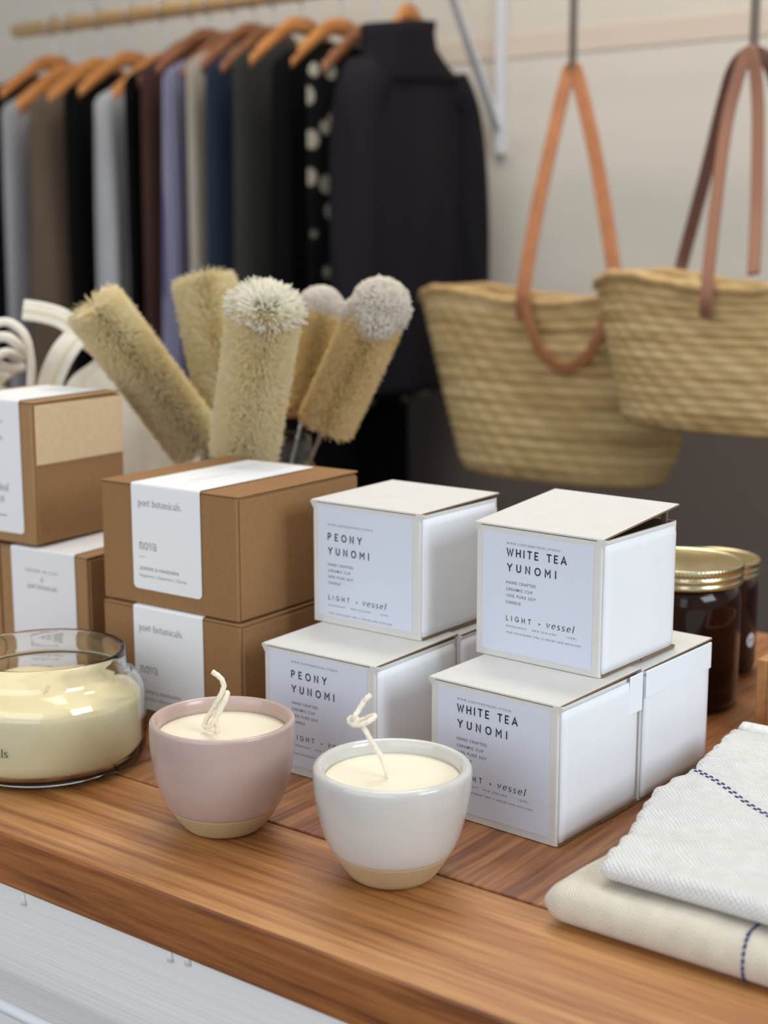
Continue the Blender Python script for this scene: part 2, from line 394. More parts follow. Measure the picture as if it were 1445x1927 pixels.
M_clay = mat('bare_clay', srgb(190, 165, 125), 0.8, noise=(120, 0.05, (1, 1, 1)), bump=(500, 0.15, 0.0004))
M_pink = mat('pink_glaze', srgb(187, 163, 153), 0.26, noise=(26, 0.05, (1, 1, 1.6)), bump=(35, 0.12, 0.0015), coat=0.3)
M_whgl = mat('white_glaze', srgb(204, 202, 196), 0.14, noise=(30, 0.035, (1, 1, 0.6)), bump=(28, 0.22, 0.002), coat=0.4)
M_glass = mat('clear_glass', (0.99, 1.0, 0.99), 0.0, trans=1.0, ior=1.47)
M_brass = mat('gold_tin', srgb(204, 195, 158), 0.24, metal=1.0)
M_steel = mat('twisted_wire', srgb(180, 184, 190), 0.3, metal=1.0)
M_canvas = mat('natural_canvas', srgb(232, 226, 210), 0.85, noise=(90, 0.05, (1, 1, 1)), bump=(700, 0.2, 0.0005), sheen=0.2)
M_wall = mat('plaster_white', srgb(214, 208, 198), 0.85, spec=0.2, noise=(2.2, 0.03, (1, 1, 2)))
M_lower_wall = mat('taupe_lower_wall', srgb(112, 102, 97), 0.8, spec=0.2, noise=(2.0, 0.06, (1, 1, 1)))
M_batten = mat('batten_paint', srgb(212, 198, 184), 0.8)
M_coolwall = mat('cool_wall_paint', srgb(214, 220, 222), 0.85)
M_floor = wood('floor_boards', (srgb(70, 58, 50), srgb(92, 78, 66), srgb(110, 94, 80)), 0, 0.5, 20)
M_ceil = mat('ceiling_paint', srgb(235, 233, 228), 0.9)
M_bracket = mat('white_metal', srgb(214, 218, 224), 0.4)
M_cabinet = None
M_leather = mat('tan_leather', srgb(172, 112, 74), 0.55, noise=(30, 0.12, (1, 1, 1)))
M_leatherd = mat('brown_leather', srgb(106, 72, 60), 0.55, noise=(30, 0.12, (1, 1, 1)))
M_hang = wood('hanger_wood', (srgb(156, 98, 46), srgb(182, 120, 62), srgb(200, 140, 78)), 1, 0.4, 40)
M_hangd = wood('hanger_wood_dark', (srgb(104, 62, 38), srgb(128, 80, 50), srgb(146, 94, 60)), 1, 0.4, 40)
M_cord = mat('grey_cord', srgb(158, 146, 134), 0.9)

# ================================================================== THE SETTING
FLOOR_Z, CEIL_Z = -0.90, 1.72
XL, XR, YB, YF = -3.06, 1.62, 2.42, -1.60
structure(box('floor', (XL - 0.1, YF - 0.1, FLOOR_Z - 0.05), (XR + 0.1, YB + 0.1, FLOOR_Z), M_floor))
structure(box('ceiling', (XL - 0.1, YF - 0.1, CEIL_Z), (XR + 0.1, YB + 0.1, CEIL_Z + 0.05), M_ceil))
lower_z = atY(820, 690, YB).z
structure(box('wall_back', (XL - 0.1, YB, FLOOR_Z), (XR + 0.1, YB + 0.1, CEIL_Z), M_wall))
structure(box('trim_1', (XL, YB - 0.012, FLOOR_Z), (XR, YB, lower_z), M_lower_wall))            # darker taupe panel over the lower wall
bz = atY(900, 94, YB).z
structure(box('trim_2', (XL + 1.0, YB - 0.003, bz - 0.022), (XR, YB, bz + 0.022), M_batten, bev=0.0015))
structure(box('wall_left', (XL - 0.1, YF, FLOOR_Z), (XL, YB, CEIL_Z), M_coolwall))
structure(box('wall_right', (XR, YF, FLOOR_Z), (XR + 0.1, YB, CEIL_Z), M_wall))

# ================================================================== THE COUNTER
def painted_wood():
    m = mat('painted_boards', srgb(234, 233, 230), 0.5, spec=0.35)
    nt = m.node_tree; b = nt.nodes['Principled BSDF']
    tc = nt.nodes.new('ShaderNodeTexCoord'); mp = nt.nodes.new('ShaderNodeMapping'); mp.inputs['Scale'].default_value = (3, 3, 160)
    n = nt.nodes.new('ShaderNodeTexNoise'); n.inputs['Scale'].default_value = 1.5; n.inputs['Detail'].default_value = 4
    bp = nt.nodes.new('ShaderNodeBump'); bp.inputs['Strength'].default_value = 0.35; bp.inputs['Distance'].default_value = 0.002
    nt.links.new(tc.outputs['Object'], mp.inputs[0]); nt.links.new(mp.outputs[0], n.inputs['Vector']); nt.links.new(n.outputs[0], bp.inputs['Height'])
    nt.links.new(bp.outputs[0], b.inputs['Normal'])
    return m
M_cabinet = painted_wood()
CX0, CX1, CY0, CY1, TH = -2.1, 0.25, 0.535, 1.27, 0.037
ctop = thing('shop_counter', 'shop counter with warm brown timber top on white painted boards', 'counter', (0, 0, FLOOR_Z))
bm = bmesh.new(); add_box(bm, (CX0, CY0, -TH - FLOOR_Z), (CX1, 0.6475, -FLOOR_Z), 0.0025, 2)
fb = bm_obj('front_board', bm, [M_top_w, M_edge_w], ctop)
for p in fb.data.polygons:
    if p.normal.y < -0.75: p.material_index = 1
bm = bmesh.new()
x = -0.6036 - 0.118 * 13
while x < CX1:
    add_box(bm, (max(x, CX0) + 0.0004, 0.6485, -TH - FLOOR_Z), (min(x + 0.118, CX1) - 0.0004, CY1, -FLOOR_Z - 0.0002), 0.0006, 1); x += 0.118
bm_obj('plank_panel', bm, M_pl_w, ctop)
body = ctop
box('front_panel', (CX0 + 0.004, CY0 + 0.004, 0), (CX1 - 0.004, CY0 + 0.022, -FLOOR_Z - TH - 0.0005), M_cabinet, body, 0.001)
box('side_panel', (CX0 + 0.004, CY0 + 0.022, 0), (CX0 + 0.022, CY1 - 0.01, -FLOOR_Z - TH), M_cabinet, body)
box('side_panel', (CX1 - 0.022, CY0 + 0.022, 0), (CX1 - 0.004, CY1 - 0.01, -FLOOR_Z - TH), M_cabinet, body)
# dried paint drips hanging just under the timber
for (u, v) in ((46, 1690), (322, 1795), (355, 1802), (386, 1801)):
    p = atY(u, v, CY0 + 0.004)
    tube('paint_drip', [Vector((p.x, p.y, p.z + 0.004 + FLOOR_Z * 0 - FLOOR_Z)), Vector((p.x, p.y - 0.0004, p.z - FLOOR_Z)), Vector((p.x, p.y, p.z - 0.004 - FLOOR_Z))],
         lambda t, a: 0.0008 + 0.0018 * t, M_cabinet, body, 8)
# slim white rail in front of the counter (bottom left corner)
pa, pb = atY(-40, 1873, CY0 - 0.03), atY(82, 1931, CY0 - 0.03)
rl = tube('rail', [Vector((pa.x - 1.0, pa.y, (pa.z + pb.z) / 2)), Vector((CX1 - 0.1, pa.y, (pa.z + pb.z) / 2))], 0.0035, M_bracket, None, 12)
tag(rl, 'thin white metal rail along the counter front in the lower left corner', 'rail')
for xx in (-1.2, -0.1):
    q = (pa.z + pb.z) / 2
    tube('rail_bracket', [Vector((xx, CY0 - 0.03, q)), Vector((xx, CY0 + 0.005, q))], 0.003, M_bracket, rl, 8)

# ================================================================== WHITE CANDLE BOXES
BW, BH, BD = 0.0969, 0.090, 0.0948
def label_mesh(name, outline, texts, parent, y, mats):
    """outline: closed 2-D polygon (x,z); texts: polygon lists per ink slot, all on the front plane facing -Y"""
    vs = [(px, y, pz) for px, pz in outline]; fs = [tuple(range(len(outline)))]; mi = [0]
    for slot, polys in texts:
        for v, f in polys:
            k = len(vs); vs += [(a, y - 0.00012, c) for a, c in v]
            for t in f: fs.append(tuple(i + k for i in t)); mi.append(slot)
    return mesh(name, vs, fs, mats, parent, False, mi)
def yunomi_texts(kind):
    """millimetres from the first text column / label foot"""
    t1, t2 = [], []
    def add(lst, polys, x, z): lst += shift(polys, x / 1000, z / 1000)
    if kind == 'white':
        add(t2, font_polys('WWW.LIGHTANDVESSEL.STUDIO', 0.0015, 0.0412, 1.3), 0, 77.7)
        add(t1, caps_polys('WHITE TEA', 0.0046, 0.0455), 0.4, 70.2); add(t1, caps_polys('YUNOMI', 0.0046, 0.0375), 0.9, 60.1)
        rows = (51.4, 46.9, 42.6, 38.1); base = 26.6; nz, tr = 22.2, 17.9
    else:
        add(t2, font_polys('WWW.LIGHTANDVESSEL.STUDIO', 0.0015, 0.0408, 1.3), 0, 72.4)
        add(t1, caps_polys('PEONY', 0.0046, 0.0305), 0.4, 62.0); add(t1, caps_polys('YUNOMI', 0.0046, 0.0370), 0.6, 51.7)
        rows = (43.0, 38.5, 34.0, 29.5); base = 18.0; nz, tr = 13.2, 7.2
    for z, (s, w) in zip(rows, (('HAND CRAFTED', 23.4), ('CERAMIC CUP', 20.9), ('100% PURE SOY', 23.9), ('CANDLE', 11.8))):
        add(t2, font_polys(s, 0.0020, w / 1000, 1.25, 0.008), 0, z)
    add(t1, caps_polys('LIGHT', 0.0032, 0.0192, 0.16), 0.5, base); add(t1, caps_polys('+', 0.0030, 0.002, 0.14), 25.8, base)
    add(t1, serif_polys('vessel', 0.0031, 0.0215, 0.24, 0.21, 0.08), 31.2, base - 0.2)
    add(t2, font_polys('WHANGANUI', 0.0014, 0.0160, 1.2), 0.3, nz); add(t2, font_polys('NEW ZEALAND', 0.0014, 0.0184, 1.2), 21, nz)
    add(t2, font_polys('100ML', 0.0014, 0.0080, 1.2), 47.6, nz)
    add(t2, font_polys('TRIM WICK/BURN TIME 15 HRS/BE SAFE WITH FIRE', 0.0014, 0.0578, 1.1), 0.3, tr)
    return t1, t2
def white_box(kind, label, frx, fry, z, deg, lab, tx, tdz=0.0, lid=0.8, tape=None, group='white candle boxes', printed=True):
    """frx,fry: front right bottom corner; lab = label rect (x0,z0,x1,z1) in mm; lid = opening in degrees"""
    rz = math.radians(deg)
    o = thing('candle_box', label, 'box', (frx, fry, z), rz, group)
    # carton: tray of folded card, open at the top (local x: -BW..0, y: 0..BD)
    t = 0.0016; bm = bmesh.new(); H = BH - 0.002
    outer = [(-BW, 0), (0, 0), (0, BD), (-BW, BD)]; inner = [(-BW + t, t), (-t, t), (-t, BD - t), (-BW + t, BD - t)]
    ov0 = [bm.verts.new((a, c, 0.0003)) for a, c in outer]; ov1 = [bm.verts.new((a, c, H)) for a, c in outer]
    iv0 = [bm.verts.new((a, c, t)) for a, c in inner]; iv1 = [bm.verts.new((a, c, H)) for a, c in inner]
    bm.faces.new(ov0); bm.faces.new(iv0); ve = []
    for i in range(4):
        j = (i + 1) % 4
        bm.faces.new((ov0[i], ov0[j], ov1[j], ov1[i])); f = bm.faces.new((iv0[i], iv0[j], iv1[j], iv1[i])); f.material_index = 1
        f = bm.faces.new((ov1[i], ov1[j], iv1[j], iv1[i])); f.material_index = 1
    for e in list(bm.edges):
        if e.verts[0] in ov0 and e.verts[1] in ov1 or e.verts[1] in ov0 and e.verts[0] in ov1: ve.append(e)
    bmesh.ops.bevel(bm, geom=ve, offset=0.0016, segments=3, profile=0.5, affect='EDGES')
    bm_obj('carton', bm, [M_white, M_edge], o)
    # outer side panel on the right: bulging, with rounded far corners
    n = 14; vs, fs = [], []
    for (off, rr) in ((0.0018, 1), (0.0002, 1)):
        for i in range(n + 1):
            for j in range(n + 1):
                a, c = i / n, j / n
                bul = 0.0017 * (4 * a * (1 - a)) ** 0.7 * (4 * c * (1 - c)) ** 0.5 if off > 0.001 else 0
                yy = 0.0012 + a * (BD - 0.0012 + 0.0002); zz = 0.0028 + c * (BH - 0.0072)
                ca = max(0, (a - 0.9) / 0.1); cc = max(0, abs(c - 0.5) * 2 - 0.86) / 0.14
                if ca > 0 and cc > 0:
                    k = max(0, math.hypot(ca, cc) - 1); yy -= 0.004 * k; zz -= math.copysign(0.004 * k, c - 0.5)
                curl = 0.0022 * ca * ca
                vs.append((off + bul - (curl if off > 0.001 else curl * 0.3), yy, zz))
    N = (n + 1) ** 2
    for i in range(n):
        for j in range(n):
            a = i * (n + 1) + j; b2 = a + n + 1
            fs.append((a, b2, b2 + 1, a + 1)); fs.append((N + a, N + a + 1, N + b2 + 1, N + b2))
    rim = [i * (n + 1) for i in range(n + 1)] + [n * (n + 1) + j for j in range(1, n + 1)] + [i * (n + 1) + n for i in range(n - 1, -1, -1)] + [j for j in range(n - 1, 0, -1)]
    nf = len(fs)
    for k in range(len(rim)):
        a, b2 = rim[k], rim[(k + 1) % len(rim)]; fs.append((a, N + a, N + b2, b2))
    pn = mesh('side_panel', vs, fs, [M_whitepan, M_edge], o, True, [0] * nf + [0] * (len(fs) - nf))
    # bottom flaps: brown cut edges peeping out under the panel
    box('bottom_flap', (-0.020, 0.002, 0.0004), (0.0012, BD * 0.56, 0.0020), M_edge, o)
    box('bottom_flap', (-0.020, BD * 0.52, 0.0006), (0.0022, BD - 0.001, 0.0026), M_edge, o)
    # lid, folded back from the front edge
    bm = bmesh.new(); add_box(bm, (-BW - 0.0012, -0.0004, -0.0017), (0.0010, BD + 0.0014, 0.0), 0.0007, 2)
    # gentle swelling across the lid and small ears at the front corners
    lidm = bm_obj('lid', bm, [M_white, M_edge], o)
    for p in lidm.data.polygons:
        if abs(p.normal.x) > 0.9 or p.normal.y > 0.9: p.material_index = 1
    lidm.location = (0, 0, BH); lidm.rotation_euler = (math.radians(lid), 0, 0)
    for sx, s in ((-BW, -1), (0, 1)):
        vs = []; fs = []; k = 0
        vs += [(sx + s * 0.0002, 0.0006, BH - 0.0060), (sx + s * 0.0026, 0.0002, BH - 0.0014), (sx - s * 0.004, -0.0010, BH - 0.0004), (sx - s * 0.003, 0.0, BH - 0.006),
               (sx + s * 0.0002, 0.0016, BH - 0.0060), (sx + s * 0.0024, 0.0020, BH - 0.0012), (sx - s * 0.004, 0.002, BH - 0.0004), (sx - s * 0.003, 0.0016, BH - 0.006)]
        fs += [tuple(k + i for i in t) for t in ((0, 1, 2, 3), (7, 6, 5, 4), (0, 4, 5, 1), (1, 5, 6, 2), (2, 6, 7, 3), (3, 7, 4, 0))]
        mesh('fold_corner', vs, fs, M_white, o)
    if lid > 3:                           # dust flap of brown card standing inside the gap
        box('dust_flap', (-0.010, BD - 0.004, BH - 0.004), (-0.006, BD - 0.002, BH + 0.0085), M_edge, o)
    # printed label
    x0, z0, x1, z1 = [c / 1000 for c in lab]
    t1, t2 = yunomi_texts(kind) if printed else ([], [])
    t1 = shift(t1, tx / 1000, tdz / 1000); t2 = shift(t2, tx / 1000, tdz / 1000)
    lb = label_mesh('label', [(x0, z0), (x1, z0), (x1, z1), (x0, z1)], [(1, t1), (2, t2)], o, -0.0005, [M_label, M_ink, M_ink2])
    lb.location = (-BW, 0, 0)
    vs = lb.data.vertices; k = 4          # paper thickness: skirt
    bm = bmesh.new(); bm.from_mesh(lb.data); bm.verts.ensure_lookup_table()
    q = [bm.verts[i] for i in range(4)]; w = [bm.verts.new((v.co.x, -0.0001, v.co.z)) for v in q]
    for i in range(4): bm.faces.new((q[i], q[(i + 1) % 4], w[(i + 1) % 4], w[i]))
    bm.to_mesh(lb.data); bm.free()
    if tape:                              # strip of white tape over the top edge of the right panel
        y0, y1, zt = tape; f = mat('white_tape', srgb(236, 242, 248), 0.35, spec=0.5)
        bm = bmesh.new(); add_box(bm, (0.0022, y0, BH - zt), (0.0032, y1, BH - 0.0004), 0.0004, 1)
        bm_obj('tape', bm, f, o)
    return o
white_box('peony', 'white labelled candle box standing on the counter, behind the pink cup', -0.5508, 0.7211, 0, 0.1, (5.6, 6.4, 90.3, 85.6), 25.0, 7.8)
white_box('peony', 'white box mostly hidden behind the lower box of the left white stack', -0.5508 + 0.0005, 0.7211 + BD + 0.0018, 0, 0.1, (5.6, 6.4, 90.3, 85.6), 25.0, 0, printed=False)
white_box('peony', 'closed white candle box on top of the left white stack, beside the kraft boxes', -0.5599, 0.7844, BH + 0.0010, -0.85, (5.5, 5.4, 90.0, 85.2), 14.6, 0, 1.0)
white_box('white', 'white labelled candle box standing on the counter, behind the white cup', -0.4125, 0.7210, 0, -2.64, (6.1, 5.2, 90.8, 85.4), 21.4, 1.0, tape=(BD - 0.016, BD, 0.026))
r = math.radians(-2.64)
white_box('white', 'white box with a taped upper edge, directly in front of the amber jars', -0.4125 - math.sin(r) * (BD + 0.0018) + 0.001, 0.7210 + math.cos(r) * (BD + 0.0018), 0, -2.64, (6.1, 5.2, 90.8, 85.4), 21.4, 0, tape=(0.001, BD - 0.0035, 0.019), printed=False)
white_box('white', 'white candle box with half-open lid, on top of the right white stack', -0.4182, 0.7807, BH + 0.0010, -2.82, (6.0, 4.5, 90.8, 84.6), 24.9, 0, 5.6)

# ================================================================== KRAFT BOXES
def kraft_box(label, frx, fry, z, deg, W, H, D, lx0, lx1, lz, texts, toptexts=None, lid=0.4, m=M_kraft, side=M_kraft, topend=None, rim=0.0025, group='kraft candle boxes'):
    o = thing('kraft_box', label, 'box', (frx, fry, z), math.radians(deg), group)
    bm = bmesh.new(); add_box(bm, (-W, 0, 0.0002), (-0.0012, D, H - 0.0016), 0.0012, 2); bm_obj('carton', bm, m, o)
    # side flap, slightly proud, its top edge under the lid
    bm = bmesh.new(); add_box(bm, (-0.0012, 0.0022, 0.0012), (0.0006, D - 0.0008, H - 0.0030), 0.0008, 2); bm_obj('side_flap', bm, side, o)
    bm = bmesh.new(); add_box(bm, (-W - 0.0002, -0.0003, -0.0015), (0.0004, D + 0.0006, 0), 0.0009, 3)
    l = bm_obj('lid', bm, m, o); l.location = (0, 0, H); l.rotation_euler = (math.radians(lid), 0, 0)
    # label folded from the front over the lid
    rr = 0.004; x0, x1, z0 = lx0, lx1, lz
    yt = topend or D * 0.94
    out = []
    for k in range(7): a = PI + k / 6 * PI / 2; out.append((x0 + rr + rr * math.cos(a), z0 + rr + rr * math.sin(a)))
    for k in range(7): a = 1.5 * PI + k / 6 * PI / 2; out.append((x1 - rr + rr * math.cos(a), z0 + rr + rr * math.sin(a)))
    zt = H - 0.0014; out += [(x1, zt), (x0, zt)]
    Y = -0.0008
    vs = [(a - W, Y, c) for a, c in out]; fs = [tuple(range(len(out)))]; mi = [0]
    i1, i0 = len(out) - 2, len(out) - 1
    prev = (i0, i1)
    for k in range(1, 6):
        a = k / 5 * PI / 2; yy = Y + 0.0016 * (1 - math.cos(a)); zz = zt + 0.0022 * math.sin(a)
        n0 = len(vs); vs += [(x0 - W, yy, zz), (x1 - W, yy, zz)]; fs.append((prev[0], prev[1], n0 + 1, n0)); mi.append(0); prev = (n0, n0 + 1)
    zz = vs[-1][2]; dz = math.tan(math.radians(lid)) * yt
    n0 = len(vs); arcp = []
    for k in range(7): a = k / 6 * PI / 2; arcp.append((x1 - rr + rr * math.cos(a), yt - rr + rr * math.sin(a)))
    for k in range(7): a = PI / 2 + k / 6 * PI / 2; arcp.append((x0 + rr + rr * math.cos(a), yt - rr + rr * math.sin(a)))
    vs += [(a - W, c, zz + dz * c / yt) for a, c in arcp]
    fs.append((prev[0], prev[1]) + tuple(range(n0, n0 + len(arcp)))); mi.append(0)
    for slot, polys in texts:
        for v, f in polys:
            k = len(vs); vs += [(a - W, Y - 0.00012, c) for a, c in v]
            for t in f: fs.append(tuple(i + k for i in t)); mi.append(slot)
    for v, f in (toptexts or []):
        k = len(vs); vs += [(a - W, c, zz + dz * c / yt + 0.00012) for a, c in v]
        for t in f: fs.append(tuple(i + k for i in t)); mi.append(2)
    mesh('label', vs, fs, [M_paper, M_ink3, M_ink2], o, False, mi)
    return o
def nova_texts(dx=0.0, dz=0.0):
    a = []
    a += shift(serif_polys('poet botanicals.', 0.0034, 0.0452), 0.0403 + dx, 0.0763 + dz)
    a += shift(serif_polys('nova', 0.0054, 0.0184), 0.0404 + dx, 0.0432 + dz)
    a += ribbon([(0.0398 + dx, 0.0374 + dz), (0.0462 + dx, 0.0374 + dz)], lambda t: 0.00035, False)
    b = shift(font_polys('JASMINE & MANDARIN', 0.0027, 0.0405, 0.95), 0.0399 + dx, 0.0273 + dz)
    b += shift(font_polys('Happiness | Optimism | Clarity', 0.0024, 0.049, 1.0), 0.0397 + dx, 0.0221 + dz)
    return [(1, a), (2, b)]
NW, NH, ND = 0.1393, 0.0925, 0.1409
tt = ribbon([(0.066, 0.029), (0.0715, 0.075)], lambda t: 0.0005, False)
for k in range(6):
    tt += shift([([(-a, c) if False else (c, a) for c, a in [(p[0], p[1]) for p in v]], f) for v, f in [([(0, 0), (0.0005, 0), (0.0005, 0.040), (0, 0.040)], [(0, 1, 2, 3)])]], 0.052 + k * 0.0065, 0.088 + 0.001 * k)
kraft_box('brown kraft box with wide white label, lower of the middle stack, on the counter', -0.6841, 0.7372, 0, 1.85, NW, NH, ND, 0.0325, 0.1030, 0.0125, nova_texts(-0.0022, -0.0020))
kraft_box('brown kraft box with wide white label, on top of the middle stack', -0.6868, 0.7390, NH + 0.0008, 0.95, NW, NH, ND, 0.0333, 0.1036, 0.0125, nova_texts(), tt)
SW, SH, SD = 0.100, 0.1175, 0.104
def sakura_texts():
    c = 0.0490; a = []; b = []
    def ctr(polys, z, lst):
        w = max(x for v, f in polys for x, y in v); lst += shift(polys, c - w / 2, z)
    ctr(font_polys('SAKURA IN CLAY', 0.0026, 0.037, 1.0), 0.0985, b)
    ctr(serif_polys('&', 0.0026), 0.0912, a); ctr(serif_polys('poet botanicals', 0.0026, 0.034), 0.0850, a)
    ctr(serif_polys('mandarin leaf', 0.0042, 0.044), 0.0430, a); ctr(serif_polys('bergamot', 0.0042, 0.033), 0.0335, a)
    b += ribbon([(c - 0.018, 0.0225), (c + 0.018, 0.0225)], lambda t: 0.0008, False)
    return [(1, a), (2, b)]
kraft_box('tall kraft box with centred label, behind the glass candle jar', -0.8604, 0.7502, 0, 4.0, SW, SH, SD, 0.0140, 0.0865, 0.0085, sakura_texts(), None, 0.9, M_kraft2, M_kraft)
kraft_box('tall kraft box cut off by the left edge of the photo, bottom row', -0.9622, 0.7440, 0, 3.4, SW, SH, SD, 0.0140, 0.0865, 0.0085, [], None, 0.5, M_kraft2, M_kraft)
UL = kraft_box('tall kraft box on top of the left stack, right side paler in its upper half', -0.9149, 0.7458, SH + 0.0030, 4.1, SW, SH, SD, 0.0140, 0.0865, 0.0085, sakura_texts(), None, 0.6, M_kraft2, M_kraft)
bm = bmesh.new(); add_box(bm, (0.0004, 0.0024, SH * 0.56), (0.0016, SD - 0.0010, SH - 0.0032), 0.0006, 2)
bm_obj('upper_plate', bm, M_pale_plate, UL)  # paler plate over the upper half of the right side

# ================================================================== CANDLE CUPS
def cup(label, x, y, outer, rim_t, wax_z, split, glaze, seed, wick_px, D, crad, base_px):
    o = thing('candle_cup', label, 'candle', (x, y, 0), 0, 'candle cups')
    ph = [random.random() * 6 for _ in range(4)]
    wob = lambda a, z: 0.004 * math.sin(2 * a + ph[0]) + 0.003 * math.sin(3 * a + ph[1] + z * 40) + 0.0015 * math.sin(5 * a + ph[2] + z * 90)
    # dense outer profile
    zs = [p[1] for p in outer]; rs = [p[0] for p in outer]
    P = smooth_path([(r_, z_, 0) for r_, z_ in outer], 6); prof = [(p.x, p.y) for p in P]
    low = [p for p in prof if p[1] <= split]; hi = [p for p in prof if p[1] > split]
    r_s = np.interp(split, [p[1] for p in prof], [p[0] for p in prof]); low.append((r_s, split))
    lathe('clay_base', [(0.0001, 0.0006)] + low + [(r_s - 0.003, split), (0.0001, split)], M_clay, o, 96, (0, 0, 0), wob)
    H, R = prof[-1][1], prof[-1][0]
    g = [(r_s - 0.002, split), (r_s + 0.0002, split), (r_s + 0.0007, split + 0.0006)] + [(p[0] + 0.0006, p[1]) for p in hi if p[1] > split + 0.001]
    g = [p for p in g if p[1] < H - rim_t * 0.45]
    for k in range(9):
        a = k / 8 * PI; g.append((R + 0.0006 - rim_t / 2 + rim_t / 2 * math.cos(a), H - rim_t * 0.45 + rim_t * 0.45 * math.sin(a)))
    zz = H - rim_t * 0.6
    while zz > split + 0.004:
        g.append((np.interp(zz, zs, rs) - rim_t * 0.98, zz)); zz -= 0.006
    lathe('glazed_wall', g, glaze, o, 112, (0, 0, 0), wob)
    rw = np.interp(wax_z, zs, rs) - rim_t - 0.0002
    wp = [(0.0001, wax_z - 0.0004), (rw * 0.25, wax_z - 0.0003), (rw * 0.55, wax_z - 0.0002), (rw * 0.85, wax_z), (rw * 0.97, wax_z + 0.0004), (rw * 0.999, wax_z + 0.0002), (rw, wax_z - 0.003), (rw * 0.97, wax_z - 0.012), (0.0001, wax_z - 0.012)]
    wx = lathe('wax', wp, M_wax, o, 96, (0, 0, 0), wob)
    # knotted cotton wick: cord rising out of the wax
    b0 = Vector((x, y, wax_z)); pts = []
    for (u, v, dd) in wick_px:
        pts.append(atD(u, v, D + dd) - Vector((x, y, 0)))
    pts[0].z = wax_z - 0.002
    path = smooth_path(pts, 14)
    L = len(path)
    tube('wick', path, lambda t, a: crad * (1 + 0.10 * math.cos(3 * a + t * L * 0.50)), M_wick, wx, 14)
    return o
pink_prof = [(0.0190, 0.0), (0.0232, 0.0012), (0.0272, 0.0050), (0.0328, 0.0130), (0.0382, 0.0240), (0.0418, 0.0350), (0.0441, 0.0490), (0.0449, 0.0610), (0.0447, 0.0716)]
z1 = lambda a, b: (260 + a / 4.516, 1240 + b / 4.516)
pk = [(678, 645, 0), (664, 560, 0), (656, 470, 0.001), (668, 390, 0.003), (712, 322, 0.003), (752, 288, 0.0), (752, 318, -0.003), (712, 405, -0.004), (662, 500, -0.004), (612, 568, -0.003), (566, 574, 0), (578, 520, 0.003), (628, 440, 0.002), (668, 366, -0.001), (704, 300, -0.002), (727, 230, -0.001), (706, 170, 0), (664, 132, 0.001), (630, 110, 0.002)]
px_, py_ = -0.5974, 0.6251
cup('pink glazed ceramic cup candle with twisted wick knot', px_, py_, pink_prof, 0.0042, 0.0618, 0.0160, M_pink, 1,
    [(*z1(a, b), d) for a, b, d in pk], 0.8587 , 0.00165, None)
white_prof = [(0.0190, 0.0), (0.0228, 0.0012), (0.0272, 0.0052), (0.0334, 0.0150), (0.0384, 0.0250), (0.0420, 0.0370), (0.0445, 0.0500), (0.0455, 0.0600), (0.0453, 0.0681)]
z2 = lambda a, b: (570 + a / 4.379, 1290 + b / 4.379)
wk = [(708, 716, 0), (655, 610, 0), (590, 500, 0), (530, 400, 0), (488, 330, 0.001), (440, 275, 0.004), (392, 268, 0.003), (384, 300, -0.001), (430, 326, -0.004), (500, 315, -0.005), (565, 282, -0.004), (592, 252, -0.001), (562, 252, 0.002), (500, 280, 0.003), (440, 298, 0.001), (405, 280, -0.004), (428, 250, -0.005), (456, 208, -0.002), (496, 140, 0), (530, 102, 0), (558, 78, 0.001)]
wx_, wy_ = -0.4695, 0.6306
cup('white glazed ceramic cup candle with small knotted wick', wx_, wy_, white_prof, 0.0058, 0.0598, 0.0182, M_whgl, 2,
    [(*z2(a, b), d) for a, b, d in wk], 0.7862, 0.00150, None)

# ================================================================== GLASS CANDLE JAR
jx, jy = -0.7815, 0.6382
jar = thing('jar_candle', 'clear glass jar candle of pale yellow wax in front of the kraft boxes', 'candle', (jx, jy, 0))
R = 0.0700
go = [(0.0001, 0.0002), (0.050, 0.0002), (0.0625, 0.0012), (0.0680, 0.0045), (0.0697, 0.010), (R, 0.018), (R, 0.044), (0.0696, 0.0500), (0.0678, 0.0562), (0.0640, 0.0612), (0.0600, 0.0636), (0.0577, 0.0656), (0.0570, 0.0690), (0.0568, 0.0755), (0.0567, 0.0800)]
rimc = [(0.0567 - 0.0014 + 0.0014 * math.cos(k / 6 * PI), 0.0800 + 0.0014 * math.sin(k / 6 * PI)) for k in range(1, 7)]
gi = [(0.0539, 0.0755), (0.0541, 0.0690), (0.0550, 0.0648), (0.0575, 0.0618), (0.0618, 0.0592), (0.0652, 0.0548), (0.0668, 0.0495), (0.0671, 0.044), (0.0671, 0.018), (0.0665, 0.0115), (0.0640, 0.0075), (0.0560, 0.0060), (0.0001, 0.0056)]
lathe('glass', go + rimc + gi, M_glass, jar, 128)
# wax: whipped, ridged top
n, rings = 128, 44; vs, fs = [], []
wz = 0.0485
for (r_, z_) in ((0.0001, 0.0062), (0.0545, 0.0064), (0.0630, 0.0082), (0.0658, 0.0120), (0.0666, 0.0180), (0.0666, 0.0440), (0.0664, wz - 0.001)):
    for i in range(n): a = 2 * PI * i / n; vs.append((r_ * math.cos(a), r_ * math.sin(a), z_))
for k in range(rings, -1, -1):
    r_ = max(0.0001, 0.0655 * k / rings)
    for i in range(n):
        a = 2 * PI * i / n; xx, yy = r_ * math.cos(a), r_ * math.sin(a)
        s = (0.0042 * abs(math.sin(yy * 95 + 1.2 * math.sin(xx * 38 + 0.6))) - 0.0018) * (1 - 0.6 * (k / rings) ** 8) + 0.0007 * math.sin(xx * 90 + yy * 40)
        vs.append((xx, yy, wz + s * 0.9 + 0.0016 * (k / rings) ** 3))
nr = 7 + rings + 1
